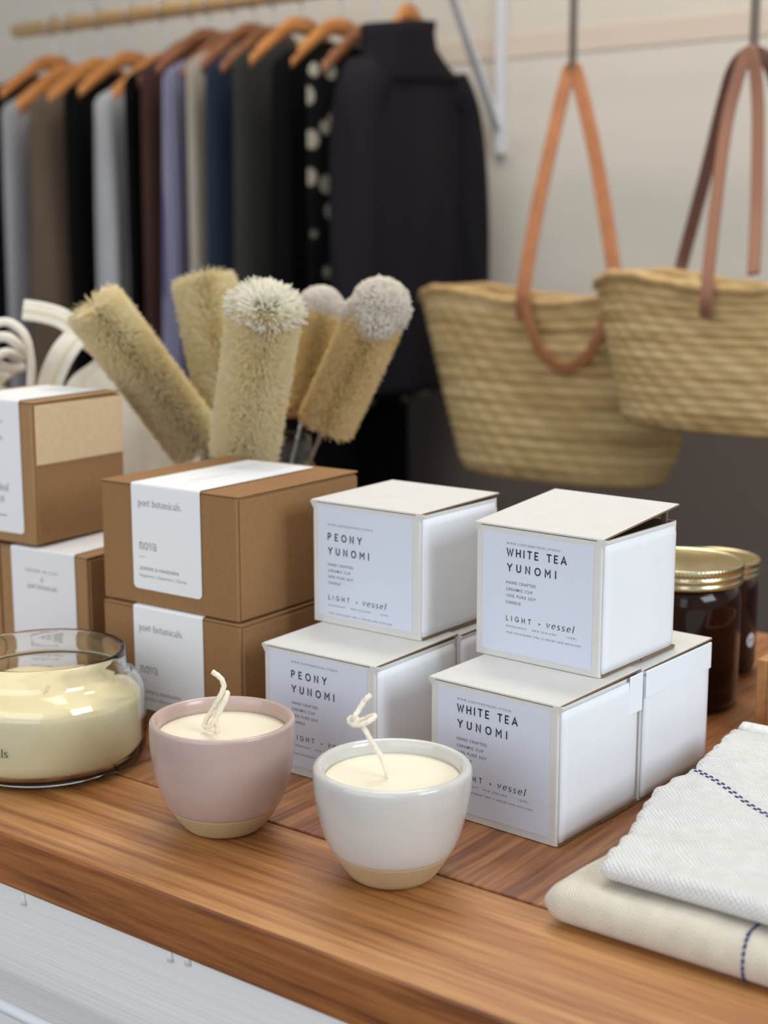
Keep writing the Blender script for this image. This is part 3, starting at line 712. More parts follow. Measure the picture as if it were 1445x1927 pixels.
for j in range(nr - 1):
    for i in range(n): i2 = (i + 1) % n; fs.append((j * n + i, j * n + i2, (j + 1) * n + i2, (j + 1) * n + i))
jwx = mesh('wax', vs, fs, M_waxjar, jar, True)
tube('wick', smooth_path([(0, 0, wz - 0.003), (0.001, 0, wz + 0.003), (0.003, 0.001, wz + 0.007)], 6), 0.0013, M_wick, jwx, 10)
# printing on the front of the glass
polys = serif_polys('poet botanicals', 0.0037, 0.052, 0, 0.19, 0.1)
a_end = None
tgt = atD(14, 1420, 0.926)
a_end = math.atan2(tgt.y - jy, tgt.x - jx) + 0.120; zt = 0.0262
vs, fs = [], []
for v, f in polys:
    k = len(vs)
    for (sx_, sz_) in v:
        a = a_end - (0.052 - sx_) / (R + 0.0002); vs.append(((R + 0.0002) * math.cos(a), (R + 0.0002) * math.sin(a), zt + sz_))
    fs += [tuple(i + k for i in t) for t in f]
mesh('printed_name', vs, fs, M_ink, jar)

# ================================================================== AMBER JARS
M_amber = mat('amber_glass', srgb(34, 12, 6), 0.10, spec=0.4)
def amber(label, x, y, s=1.0, sticker=None):
    o = thing('amber_jar', label, 'jar', (x, y, 0), 0, 'amber jars with gold lids')
    lathe_ = lambda nm, prof, m_, p_, n_, l_=(0, 0, 0), w_=None: lathe(nm, [(r_, z_ * s) for r_, z_ in prof], m_, p_, n_, l_, w_)
    Rb = 0.0462 * s
    lathe_('glass', [(0.0001, 0.0015), (Rb * 0.86, 0.0004), (Rb * 0.96, 0.003), (Rb, 0.009), (Rb, 0.085), (Rb * 0.985, 0.092), (Rb * 0.94, 0.0965), (Rb * 0.90, 0.099), (Rb * 0.90, 0.111), (0.0001, 0.111)], M_amber, o, 96)
    Rl = 0.0474 * s
    wob = lambda a, z: (0.006 * math.sin(a * 90) if 0.1105 * s < z < 0.1150 * s else 0)
    lathe_('lid', [(Rb * 0.92, 0.1000), (Rl * 0.985, 0.1000), (Rl * 1.0, 0.1008), (Rl, 0.1032), (Rl * 0.985, 0.1042), (Rl * 0.985, 0.1052), (Rl, 0.1062), (Rl, 0.1086), (Rl * 0.985, 0.1096), (Rl * 0.985, 0.1106), (Rl * 0.995, 0.1112), (Rl * 0.995, 0.1145), (Rl * 0.99, 0.1158), (Rl * 0.972, 0.1164), (Rl * 0.955, 0.1158), (Rl * 0.93, 0.1150), (Rl * 0.90, 0.1153), (0.0001, 0.1153)], M_brass, o, 360 if s >= 1 else 180, (0, 0, 0), wob)
    if sticker is not None:
        a0, zc, rs = sticker; vs, fs = [], []
        for rr in (0.0, 0.5, 1.0):
            for i in range(28):
                t = 2 * PI * i / 28; a = a0 + rr * rs * math.cos(t) / Rb
                vs.append(((Rb + 0.0003) * math.cos(a), (Rb + 0.0003) * math.sin(a), zc + rr * rs * math.sin(t)))
        for j in range(2):
            for i in range(28): i2 = (i + 1) % 28; fs.append((j * 28 + i, j * 28 + i2, j * 28 + 28 + i2, j * 28 + 28 + i))
        mi = [0] * len(fs)
        for v, f in serif_polys('poet', 0.0017, 0.0072, 0, 0.22, 0.12):
            k = len(vs)
            for (sx_, sz_) in v:
                a = a0 + (sx_ - 0.0036) / Rb; vs.append(((Rb + 0.00045) * math.cos(a), (Rb + 0.00045) * math.sin(a), zc - 0.0006 + sz_))
            for t in f: fs.append(tuple(i + k for i in t)); mi.append(1)
        mesh('sticker', vs, fs, [mat('sticker_paper', srgb(206, 200, 212), 0.6), M_ink2], o, False, mi)
    return o
amber('amber glass jar with gold screw lid, right behind the stacked white boxes', -0.4817, 1.0331, 1.0)
sp = atD(1421, 1232, 1.18); ax2, ay2 = -0.502, 1.1366
amber('smaller farther amber glass jar with round pale sticker and gold lid', ax2, ay2, 0.84, (math.atan2(sp.y - ay2, sp.x - ax2), 0.0305, 0.0062))

# wooden tray, mostly out of frame on the right
p0 = atD(1456, 1362, 1.057); tx0, ty0 = p0.x, 0.985
tr = thing('wooden_tray', 'pale wooden tray at the right edge beside the amber jars', 'tray', (tx0, ty0, 0))
M_tray = wood('tray_wood', (srgb(150, 104, 62), srgb(176, 126, 78), srgb(194, 146, 96)), 1, 0.5, 50)
box('base', (0.0, 0, 0), (0.22, 0.14, 0.006), M_tray, tr)
box('side', (0.0, 0, 0.006), (0.008, 0.14, 0.060), M_tray, tr, 0.001); box('side', (0.212, 0, 0.006), (0.22, 0.14, 0.060), M_tray, tr, 0.001)
box('side', (0.008, 0, 0.006), (0.212, 0.008, 0.060), M_tray, tr, 0.001); box('side', (0.008, 0.132, 0.006), (0.212, 0.14, 0.060), M_tray, tr, 0.001)

# ================================================================== FOLDED TOWELS
def weave(name, col, kind, scale):
    if name in MATS: return MATS[name]
    m = mat(name, col, 0.9, spec=0.15, noise=(120, 0.05, (1, 1, 1)), sheen=0.25)
    nt = m.node_tree; L = nt.links; b = nt.nodes['Principled BSDF']
    uvn = nt.nodes.new('ShaderNodeUVMap'); sp_ = nt.nodes.new('ShaderNodeSeparateXYZ'); L.new(uvn.outputs[0], sp_.inputs[0])
    def mth(op, a, c=None, **k):
        nd = nt.nodes.new('ShaderNodeMath'); nd.operation = op
        for i, vv in enumerate((a, c)):
            if vv is None: continue
            if isinstance(vv, (int, float)): nd.inputs[i].default_value = vv
            else: L.new(vv, nd.inputs[i])
        return nd.outputs[0]
    u, v = sp_.outputs[0], sp_.outputs[1]
    nz = nt.nodes.new('ShaderNodeTexNoise'); nz.inputs['Scale'].default_value = 70; L.new(uvn.outputs[0], nz.inputs['Vector'])
    if kind == 'herringbone':
        z = mth('PINGPONG', u, 0.0085)
        ph = mth('ADD', mth('MULTIPLY', v, 2300.0), mth('MULTIPLY', z, 3200.0)); ph = mth('ADD', ph, mth('MULTIPLY', nz.outputs[0], 1.5))
        h = mth('MULTIPLY', mth('SINE', ph), 0.5)
    else:
        a = mth('SINE', mth('ADD', mth('MULTIPLY', u, scale), mth('MULTIPLY', nz.outputs[0], 6.0))); c = mth('SINE', mth('ADD', mth('MULTIPLY', v, scale), mth('MULTIPLY', nz.outputs[0], 6.0)))
        h = mth('MULTIPLY', a, c)
    h = mth('ADD', h, mth('MULTIPLY', nz.outputs[0], 0.6))
    bp = nt.nodes.new('ShaderNodeBump'); bp.inputs['Strength'].default_value = 0.7; bp.inputs['Distance'].default_value = 0.0009
    L.new(h, bp.inputs['Height']); L.new(bp.outputs[0], b.inputs['Normal'])
    # crease shade put into the colour: slightly deeper between the ridges
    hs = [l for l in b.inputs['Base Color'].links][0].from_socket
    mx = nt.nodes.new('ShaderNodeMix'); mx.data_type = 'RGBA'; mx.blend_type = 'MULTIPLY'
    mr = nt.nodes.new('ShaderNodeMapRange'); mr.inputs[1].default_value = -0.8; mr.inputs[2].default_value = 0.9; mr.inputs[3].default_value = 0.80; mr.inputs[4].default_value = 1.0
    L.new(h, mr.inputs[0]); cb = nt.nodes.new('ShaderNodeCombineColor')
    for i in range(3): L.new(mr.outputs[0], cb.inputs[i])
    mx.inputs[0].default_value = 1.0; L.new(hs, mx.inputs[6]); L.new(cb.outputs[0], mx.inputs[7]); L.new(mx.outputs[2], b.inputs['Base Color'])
    return m
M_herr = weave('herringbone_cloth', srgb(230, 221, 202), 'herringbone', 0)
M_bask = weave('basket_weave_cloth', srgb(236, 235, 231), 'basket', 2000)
M_hem = mat('hem_cloth', srgb(226, 225, 219), 0.9, spec=0.15, noise=(300, 0.10, (1, 1, 1)), bump=(420, 0.6, 0.001))
M_navy = mat('navy_thread', srgb(58, 66, 112), 0.9)
def towel_surface(xl, xr, y0, y1, z0, t, s, x):
    """s in 0..1 round the closed stadium profile -> point"""
def towel(name, label, xl, xr, y0, y1, z0, t, m, nx=110, bumpy=0.0008, end_r=0.010):
    """xl: function of y for the left edge; z0(x,y) underside; t thickness"""
    NT, NA = 60, 12
    prof = []                                   # (y fraction position, +-1 height) from far bottom round the near fold to far top
    Lf = y1 - y0; r_ = t / 2
    for k in range(NT): prof.append((y1 - (Lf - r_) * k / NT, -1.0, 0))
    for k in range(NA + 1):
        a = -PI / 2 - PI * k / NA; prof.append((y0 + r_ + r_ * math.cos(a) * 1.0, math.sin(a), 1))
    for k in range(1, NT + 1): prof.append((y0 + r_ + (Lf - r_) * k / NT, 1.0, 0))
    vs, uv, fs = [], [], []
    acc = [0]
    for i in range(1, len(prof)): acc.append(acc[-1] + math.hypot(prof[i][0] - prof[i - 1][0], (prof[i][1] - prof[i - 1][1]) * r_))
    for j in range(nx + 1):
        q = (j / nx) ** 1.6
        for i, (yy, h, _) in enumerate(prof):
            x0 = xl(yy); xx = x0 + (xr - x0) * q
            d = xx - x0; e = 1.0 if d >= end_r else math.sqrt(max(0, 1 - (1 - d / end_r) ** 2))
            wv = bumpy * (math.sin(xx * 70 + yy * 33) + 0.6 * math.sin(yy * 120 - xx * 44))
            zc = z0(xx, yy) + r_
            hh = h * r_ * e
            yfold = yy if not _ else y0 + r_ + (yy - y0 - r_) * (0.45 + 0.55 * e)
            vs.append((xx, yfold, zc + hh + (wv if h > 0 else 0))); uv.append((xx, acc[i]))
    n = len(prof)
    for j in range(nx):
        for i in range(n - 1): fs.append((j * n + i, (j + 1) * n + i, (j + 1) * n + i + 1, j * n + i + 1))
    for j in range(nx): fs.append((j * n + n - 1, (j + 1) * n + n - 1, (j + 1) * n, j * n))
    o = mesh(name, vs, fs, m, None, True, None, uv)
    return o, prof
xl1 = lambda y: -0.3690 + 0.004 * math.sin(y * 20)
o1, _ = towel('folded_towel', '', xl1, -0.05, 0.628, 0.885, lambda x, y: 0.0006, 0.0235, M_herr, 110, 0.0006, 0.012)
tag(o1, 'cream herringbone towel with one navy stitched line, lower of the folded pair', 'towel', 'folded towels')
ys = [0.640, 0.687, 0.753, 0.7955, 0.8954, 0.93]; xs = [-0.343, -0.3490, -0.3660, -0.3615, -0.3755, -0.3770]
xl2 = lambda y: float(np.interp(y, ys, xs)) + 0.0012 * math.sin(y * 330) + 0.0007 * math.sin(y * 810)
z2f = lambda x, y: 0.0262 + 0.0014 * math.sin((y - 0.64) * 14) - (0.012 * (y - 0.889) / 0.03 if y > 0.889 else 0)
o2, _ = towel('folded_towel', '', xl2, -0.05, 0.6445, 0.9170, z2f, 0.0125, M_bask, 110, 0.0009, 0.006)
tag(o2, 'white basket-weave towel with a dashed navy line, lying on the cream one', 'towel', 'folded towels')
# hem roll at the far edge of the upper towel
tube('hem', smooth_path([(xl2(0.912) - 0.001, 0.911, 0.0300), (-0.30, 0.9115, 0.0305), (-0.2, 0.911, 0.0303), (-0.06, 0.911, 0.0300)], 16), lambda t, a: 0.0062 * min(1, (t * 40 + 0.1)) ** 0.5 * (1 + 0.10 * math.sin(t * 300)), M_hem, o2, 14)
# navy stitching
def dash(geo, p, d, l, w):
    d = d.normalized(); path = [p - d * l / 2 - Vector((0, 0, 0.0003)), p - d * l / 4, p + d * l / 4, p + d * l / 2 - Vector((0, 0, 0.0003))]
    v, f = tube_geo(path, lambda t, a: w * (0.6 if t in (0, 1) else 1), 6); k = len(geo[0]); geo[0].extend(v); geo[1].extend([tuple(i + k for i in q) for q in f])
geo = ([], [])
for row, off in ((0, 0.0), (1, 0.0036)):
    a = Vector((-0.3585 + off * 0.2, 0.7965 - off, 0)); bb = Vector((-0.1330 + off * 0.2, 0.6518 - off * 0.6, 0)); d = bb - a; k = int(d.length / 0.0062)
    for i in range(k):
        p = a + d * ((i + (0.5 if row else 0)) / k) ; zt2 = z2f(p.x, p.y) + 0.0125 + 0.0009 * (math.sin(p.x * 70 + p.y * 33) + 0.6 * math.sin(p.y * 120 - p.x * 44)) + 0.0002
        dash(geo, Vector((p.x, p.y, zt2)), d + Vector((0, 0.03, 0)), 0.0030, 0.00075)
mesh('stitching', geo[0], geo[1], M_navy, o2, True)
geo = ([], [])
r_ = 0.0235 / 2
for i in range(22):
    s = i * 0.0036
    if s < PI * r_ - 0.004:
        a = -PI / 2 - (s + 0.003) / r_; y_, z_ = 0.628 + r_ + (r_ + 0.0003) * math.cos(a), 0.0006 + r_ + (r_ + 0.0003) * math.sin(a); d = Vector((0.1, math.sin(a), -math.cos(a)))
    else:
        y_, z_ = 0.628 + r_ + (s - PI * r_), 0.0006 + 2 * r_ + 0.0006 * (math.sin(-0.254 * 70 + 33 * 0.64)) + 0.0003; d = Vector((0.1, 1, 0))
    dash(geo, Vector((-0.2545 + 0.0012 * math.sin(i * 0.4), y_, z_)), d, 0.0030, 0.00085)
mesh('stitching', geo[0], geo[1], M_navy, o1, True)

# ================================================================== BOTTLE BRUSHES IN A GLASS JAR
def hair(name, c1, c2, c3):
    if name in MATS: return MATS[name]
    m = bpy.data.materials.new(name); m.use_nodes = True; MATS[name] = m
    nt = m.node_tree; L = nt.links; b = nt.nodes['Principled BSDF']; out = nt.nodes['Material Output']
    g = nt.nodes.new('ShaderNodeNewGeometry'); r = nt.nodes.new('ShaderNodeValToRGB'); e = r.color_ramp.elements
    e[0].color = (*c1, 1); e[1].color = (*c3, 1); k = e.new(0.5); k.color = (*c2, 1)
    tc = nt.nodes.new('ShaderNodeTexCoord'); nz = nt.nodes.new('ShaderNodeTexNoise'); nz.inputs['Scale'].default_value = 45; L.new(tc.outputs['Object'], nz.inputs['Vector'])
    mx = nt.nodes.new('ShaderNodeMix'); mx.data_type = 'FLOAT'; mx.inputs[0].default_value = 0.5
    L.new(g.outputs['Random Per Island'], mx.inputs[2]); L.new(nz.outputs[0], mx.inputs[3])
    L.new(mx.outputs[0], r.inputs[0]); L.new(r.outputs[0], b.inputs['Base Color']); b.inputs['Roughness'].default_value = 0.6; b.inputs['Specular IOR Level'].default_value = 0.25
    t = nt.nodes.new('ShaderNodeBsdfTranslucent'); L.new(r.outputs[0], t.inputs[0]); ms = nt.nodes.new('ShaderNodeMixShader'); ms.inputs[0].default_value = 0.55
    L.new(b.outputs[0], ms.inputs[1]); L.new(t.outputs[0], ms.inputs[2]); L.new(ms.outputs[0], out.inputs[0])
    return m
M_br = hair('goat_hair', srgb(255, 234, 180), srgb(255, 245, 210), srgb(255, 253, 240))
M_br2 = hair('golden_bristle', srgb(244, 216, 152), srgb(252, 234, 184), srgb(255, 245, 214))
M_tip = hair('cream_tuft', srgb(250, 246, 226), srgb(255, 252, 240), srgb(255, 255, 250))
M_pom = hair('wool_tip', srgb(246, 236, 222), srgb(252, 246, 236), srgb(255, 252, 246))
def spikes(name, base, dirs, lens, rad, m, parent, bend=None):
    """many thin tapering hairs as one mesh; numpy arrays"""
    n = len(base); d = dirs / np.linalg.norm(dirs, axis=1, keepdims=True)
    ref = np.where(np.abs(d[:, 2:3]) < 0.9, np.array([[0, 0, 1.0]]), np.array([[1.0, 0, 0]]))
    a = np.cross(d, ref); a /= np.linalg.norm(a, axis=1, keepdims=True); b = np.cross(d, a)
    V = np.zeros((n, 9, 3)); jit = rng.normal(0, 1, (n, 3)) * 0.035
    mid = base + d * (lens * 0.6)[:, None]; tip = base + (d + jit) * lens[:, None]
    for k in range(3):
        an = 2 * PI * k / 3; off = (math.cos(an) * a + math.sin(an) * b) * rad
        V[:, k] = base + off * 0.6; V[:, 3 + k] = mid + off; V[:, 6 + k] = tip + off * 0.55
    F = [(6, 7, 8)]
    for k in range(3):
        k2 = (k + 1) % 3
        for q in (0, 3): F.append((q + k, q + k2, q + 3 + k2)); F.append((q + k, q + 3 + k2, q + 3 + k))
    F = np.array(F); allF = (np.arange(n)[:, None, None] * 9 + F[None]).reshape(-1, 3)
    me = bpy.data.meshes.new(name); me.vertices.add(n * 9); me.vertices.foreach_set('co', V.reshape(-1))
    nf = len(allF); me.loops.add(nf * 3); me.loops.foreach_set('vertex_index', allF.ravel().astype(np.int32))
    me.polygons.add(nf); me.polygons.foreach_set('loop_start', np.arange(0, nf * 3, 3, dtype=np.int32))
    me.update(calc_edges=True); me.validate(); me.materials.append(m)
    o = bpy.data.objects.new(name, me); COL.objects.link(o); o.parent = parent
    return o
JD = 1.30
jc = atD(490, 838, JD); jcx, jcy, jrim = jc.x, jc.y, 0.191
gj = thing('glass_jar', 'clear glass jar behind the brown boxes holding the bottle brushes', 'jar', (jcx, jcy, 0))
JR = 0.0530
lathe('glass', [(0.0001, 0.0003), (JR * 0.9, 0.0003), (JR, 0.006), (JR, 0.150), (JR * 0.97, 0.160), (JR * 0.90, 0.168), (JR * 0.88, 0.173), (JR * 0.90, 0.176), (JR * 0.88, 0.180), (JR * 0.88, 0.188), (JR * 0.87, jrim), (JR * 0.84, jrim), (JR * 0.835, 0.188), (JR * 0.84, 0.172), (JR * 0.93, 0.160), (JR * 0.955, 0.150), (JR * 0.955, 0.008), (0.0001, 0.006)], thin_glass('jar_glass', (0.90, 0.93, 0.92)), gj, 80)
def brush(label, top_px, Dt, bot_px, Db, R, m, tipkind, foot, N=24000, sq=1.0):
    pt, pb_ = atD(*top_px, Dt), atD(*bot_px, Db)
    o = thing('bottle_brush', label, 'brush', (jcx, jcy, 0.0), 0, 'bottle brushes in the glass jar')
    org = Vector((jcx, jcy, 0)); A = np.array(pb_ - org); B = np.array(pt - org); ax = B - A; L = np.linalg.norm(ax); ax /= L
    ref = np.array([0.3, 1.0, 0.2]); e1 = np.cross(ax, ref); e1 /= np.linalg.norm(e1); e2 = np.cross(ax, e1)
    t = rng.random(N) * (0.80 if tipkind in ('ball', 'wool') else 1.0); ph = t * 2 * PI * L / 0.006 + rng.integers(0, 2, N) * PI + rng.normal(0, 0.62, N)
    base = A + np.outer(t * L, ax); dirs = np.cos(ph)[:, None] * e1 + np.sin(ph)[:, None] * e2 + ax * rng.normal(0.05, 0.10, N)[:, None]
    lens = R * (0.98 + rng.normal(0, 0.03, N))
    spikes('bristles', base, dirs, lens, 0.00038, m, o)['kind'] = 'stuff'
    # wire core and twisted handle into the jar
    F = np.array([foot[0], foot[1], 0.010])
    path = [Vector(B - ax * 0.004), Vector(A)] ; path = smooth_path([Vector(B - ax * 0.003), Vector(A + ax * L * 0.4), Vector(A), Vector(A - ax * 0.03 * 1.0 + np.array([0, 0, 0.0])) * 0.5 + Vector(A * 0.5 + F * 0.5) * 0.0 + Vector(A - ax * 0.03) * 0.5, Vector(F)], 12)
    tube('handle', path, lambda s, a: 0.0019 * (1 + 0.30 * math.cos(2 * a + s * 150)), M_steel, o, 12)
    if tipkind == 'star':
        n = 900; u = rng.random(n) * 2 * PI; w = rng.random(n) ** 0.7 * 0.95
        dirs = (np.cos(u) * np.sin(w * 1.75))[:, None] * e1 + (np.sin(u) * np.sin(w * 1.75))[:, None] * e2 + np.cos(w * 1.75)[:, None] * ax * 0.75
        ln = R * (0.92 + 0.12 * rng.random(n)) * (0.62 + 0.38 * np.sin(np.minimum(w * 1.75, PI / 2)))
        spikes('tip_tuft', np.tile(B - ax * 0.006, (n, 1)) + dirs * 0.002, dirs, ln * 1.08, 0.0009, M_tip, o)['kind'] = 'stuff'
    if tipkind in ('ball', 'wool'):
        n = 5200; v = rng.normal(0, 1, (n, 3)); v /= np.linalg.norm(v, axis=1, keepdims=True)
        rad = R * (0.92 if tipkind == 'ball' else 1.02)
        c = B - ax * rad * 0.55
        lum = 1 + (0.10 * np.sin(v[:, 0] * 9 + 1) * np.sin(v[:, 1] * 8) * np.sin(v[:, 2] * 10) if tipkind == 'wool' else 0)
        b0 = c + v * (rad * 0.72 * lum)[:, None] if tipkind == 'wool' else c + v * rad * 0.72
        j = rng.normal(0, 0.35 if tipkind == 'wool' else 0.12, (n, 3))
        spikes('wool_tip', b0, v + j, rad * 0.30 * (0.9 + 0.25 * rng.random(n)), 0.0011, M_pom, o)['kind'] = 'stuff'
        if tipkind == 'wool':
            for (oa, ob, oc) in ((0.55, 0.30, -0.75), (-0.45, 0.4, -0.55), (0.1, -0.6, -0.7)):
                c2_ = c + (e1 * oa + e2 * ob + ax * oc) * rad * 0.62; nn = 1500; v = rng.normal(0, 1, (nn, 3)); v /= np.linalg.norm(v, axis=1, keepdims=True)
                spikes('wool_curl', c2_ + v * rad * 0.50, v + rng.normal(0, 0.35, (nn, 3)), rad * 0.26 * (0.9 + 0.25 * rng.random(nn)), 0.0013, M_pom, o)['kind'] = 'stuff'
        bm = bmesh.new(); bmesh.ops.create_icosphere(bm, subdivisions=4, radius=1.0)
        for q in bm.verts:
            d = q.co.normalized(); k = rad * 0.84 * (1 + 0.06 * math.sin(d.x * 14) * math.sin(d.y * 13 + 1) + 0.05 * math.sin(d.z * 17 + d.x * 6)); q.co = Vector(c) + d * k
        bm_obj('wool_core', bm, M_pom, o, True)
    return o
brush('pale bottle brush leaning far left out of the jar', (178, 576), 1.26, (374, 838), 1.315, 0.0275, M_br, 'none', (0.020, 0.0))
brush('pale bottle brush standing behind, second from the left', (384, 530), 1.39, (440, 800), 1.355, 0.0310, M_br, 'none', (0.006, 0.012))
brush('fluffy front brush with a white star-shaped bristle end facing the viewer', (500, 574), 1.19, (458, 856), 1.243, 0.0303, M_br, 'star', (-0.006, -0.014), 30000)
brush('golden bottle brush with smooth round wool tip, behind the others', (608, 560), 1.375, (568, 778), 1.34, 0.0245, M_br2, 'ball', (-0.022, 0.008))
brush('golden bottle brush with curly white wool tip, rightmost in the jar', (728, 552), 1.265, (612, 802), 1.29, 0.0265, M_br2, 'wool', (-0.030, -0.012))

# ================================================================== CANVAS BAGS BEHIND THE KRAFT BOXES
def pouch(label, cx, cy, w, d, h, neck, parts, rz=0.0):
    o = thing('canvas_pouch', label, 'bag', (cx, cy, 0), rz, 'canvas pouches')
    n = 72; prof = [(0.90, 0.0), (1.0, 0.02), (1.04, 0.22), (1.03, 0.5), (0.95, 0.72), (0.72, 0.86), (neck, 0.93), (neck * 0.85, 0.955), (neck * 1.3, 1.0)]
    vs, fs = [], []
    P = smooth_path([(a, b, 0) for a, b in prof], 5)
    for p in P:
        g = max(0, (p.y - 0.5) / 0.5)
        for i in range(n):
            a = 2 * PI * i / n; f = 1 + 0.10 * g * math.sin(a * 11 + 2 * math.sin(a)) + 0.015 * math.sin(3 * a + p.y * 9)
            c, s = math.cos(a), math.sin(a); c = math.copysign(abs(c) ** 0.75, c); s = math.copysign(abs(s) ** 0.75, s)
            vs.append((p.x * f * w / 2 * c, p.x * f * d / 2 * s, p.y * h))
    k = len(P)
    for j in range(k - 1):
        for i in range(n): i2 = (i + 1) % n; fs.append((j * n + i, j * n + i2, (j + 1) * n + i2, (j + 1) * n + i))
    fs.append(tuple(range(n))[::-1]); fs.append(tuple((k - 1) * n + i for i in range(n)))
    mesh('cloth', vs, fs, M_canvas, o, True)
    return o
M_stripe = mat('webbing', srgb(226, 214, 186), 0.9)
c1 = atD(236, 860, 1.47)
po = pouch('cream canvas pouch with webbing strap, behind the leftmost brush', c1.x, c1.y, 0.150, 0.085, 0.262, 0.42, None, math.radians(37))
po_inv = Matrix.Rotation(-math.radians(37), 4, 'Z') @ Matrix.Translation((-c1.x, -c1.y, 0))
def loc_path(pxs, D): return smooth_path([po_inv @ atD(u, v, D + 0.03 + dd) for u, v, dd in pxs], 8)
def wd(v): return po_inv.to_3x3() @ v
pth = loc_path([(88, 760, -0.03), (98, 710, -0.03), (122, 660, -0.03), (158, 622, -0.02), (205, 606, -0.005), (240, 615, 0.01)], 1.40)
st = strap('strap', pth, wd(RT), 0.024, 0.0030, M_canvas, po)
pth2 = [p + wd(-FW) * 0.0022 + wd(RT) * 0.002 for p in pth]
strap('strap_stripe', pth2, wd(RT), 0.004, 0.0012, M_stripe, st)
pth = loc_path([(44, 583, -0.02), (80, 588, -0.02), (118, 600, -0.02), (150, 624, -0.02)], 1.40)
st = strap('strap_end', pth, wd(-DN), 0.020, 0.0045, M_canvas, po)
strap('strap_stripe', [p + wd(-FW) * 0.0028 for p in pth], wd(-DN), 0.004, 0.0012, M_stripe, st)
c2 = atD(-34, 860, 1.44)
p2 = pouch('white drawstring pouch with a loop of cord at the left edge', c2.x, c2.y, 0.120, 0.075, 0.236, 0.45, None, math.radians(37))
inv2 = Matrix.Rotation(-math.radians(37), 4, 'Z') @ Matrix.Translation((-c2.x, -c2.y, 0))
tube('cord', smooth_path([inv2 @ atD(u, v, 1.40 + dd) for u, v, dd in ((58, 730, -0.02), (58, 680, -0.02), (46, 630, -0.02), (14, 606, -0.02), (-22, 618, -0.02), (-44, 660, -0.01), (-30, 700, 0.0))], 10), 0.0042, M_canvas, p2, 10)
tube('cord_knot', smooth_path([inv2 @ atD(u, v, 1.40 + dd) for u, v, dd in ((-22, 640, -0.025), (10, 634, -0.035), (34, 650, -0.03), (40, 672, -0.02), (10, 664, -0.045), (-10, 680, -0.04), (20, 694, -0.03), (44, 690, -0.02))], 10), 0.0048, M_canvas, p2, 10)

# ================================================================== CLOTHES RAIL
YR = 2.10
pe = atY(30, 50, YR); RZ = 0.5 * (pe.z + atY(500, 4, YR).z); RX0 = pe.x
rod = thing('clothes_rail', 'pale round wooden clothes rail under the shelf at upper left', 'clothes rail', (RX0, YR, RZ))
tube('rod', [Vector((0, 0, 0)), Vector((2.2, 0, 0))], 0.0155, M_pine, rod, 20)
for xx in (0.25, 1.55): tube('rod_hanger', [Vector((xx, 0, 0.0)), Vector((xx, 0, CEIL_Z - RZ))], 0.006, M_bracket, rod, 10)
# white shelf bracket on the wall
bk = thing('shelf_bracket', 'white metal triangular shelf bracket on the wall beside the dark coat', 'bracket', (0, 0, 0))
lo = atY(946, 292, YB); hi = 1.05
box('upright', (lo.x - 0.009, YB - 0.020, lo.z), (lo.x + 0.009, YB, hi), M_bracket, bk, 0.003)
dg0 = Vector((lo.x, YB - 0.022, atY(942, 240, YB).z)); sl = 0.70
path = [dg0, dg0 + Vector((0, -0.52 * sl, 0.52))]
strap('brace', path, Vector((1, 0, 0)), 0.018, 0.010, M_bracket, bk)
box('arm', (lo.x - 0.014, YB - 0.40, hi - 0.03), (lo.x + 0.014, YB - 0.028, hi), M_bracket, bk, 0.003)

def cloth_mat(name, col, rough=0.9, stripes=None, dots=None):
    m = mat(name, col, rough, spec=0.15, noise=(14, 0.12, (1, 1, 0.3)), bump=(120, 0.2, 0.003))
    nt = m.node_tree; L = nt.links; b = nt.nodes['Principled BSDF']
    if stripes or dots:
        tc = nt.nodes.new('ShaderNodeTexCoord'); c2_ = stripes or dots
        if stripes:
            w = nt.nodes.new('ShaderNodeTexWave'); w.wave_type = 'BANDS'; w.bands_direction = 'Y'; w.inputs['Scale'].default_value = 22; w.inputs['Distortion'].default_value = 1.0
            L.new(tc.outputs['Object'], w.inputs['Vector']); fac = w.outputs[1]; lo_, hi_ = 0.35, 0.6
        else:
            w = nt.nodes.new('ShaderNodeTexVoronoi'); w.inputs['Scale'].default_value = 24; L.new(tc.outputs['Object'], w.inputs['Vector']); fac = w.outputs['Distance']; lo_, hi_ = 0.34, 0.42
        r = nt.nodes.new('ShaderNodeValToRGB'); r.color_ramp.elements[0].position = lo_; r.color_ramp.elements[1].position = hi_
        r.color_ramp.elements[0].color = (*c2_, 1); r.color_ramp.elements[1].color = (*col, 1)
        L.new(fac, r.inputs[0]); L.new(r.outputs[0], b.inputs['Base Color'])
    return m
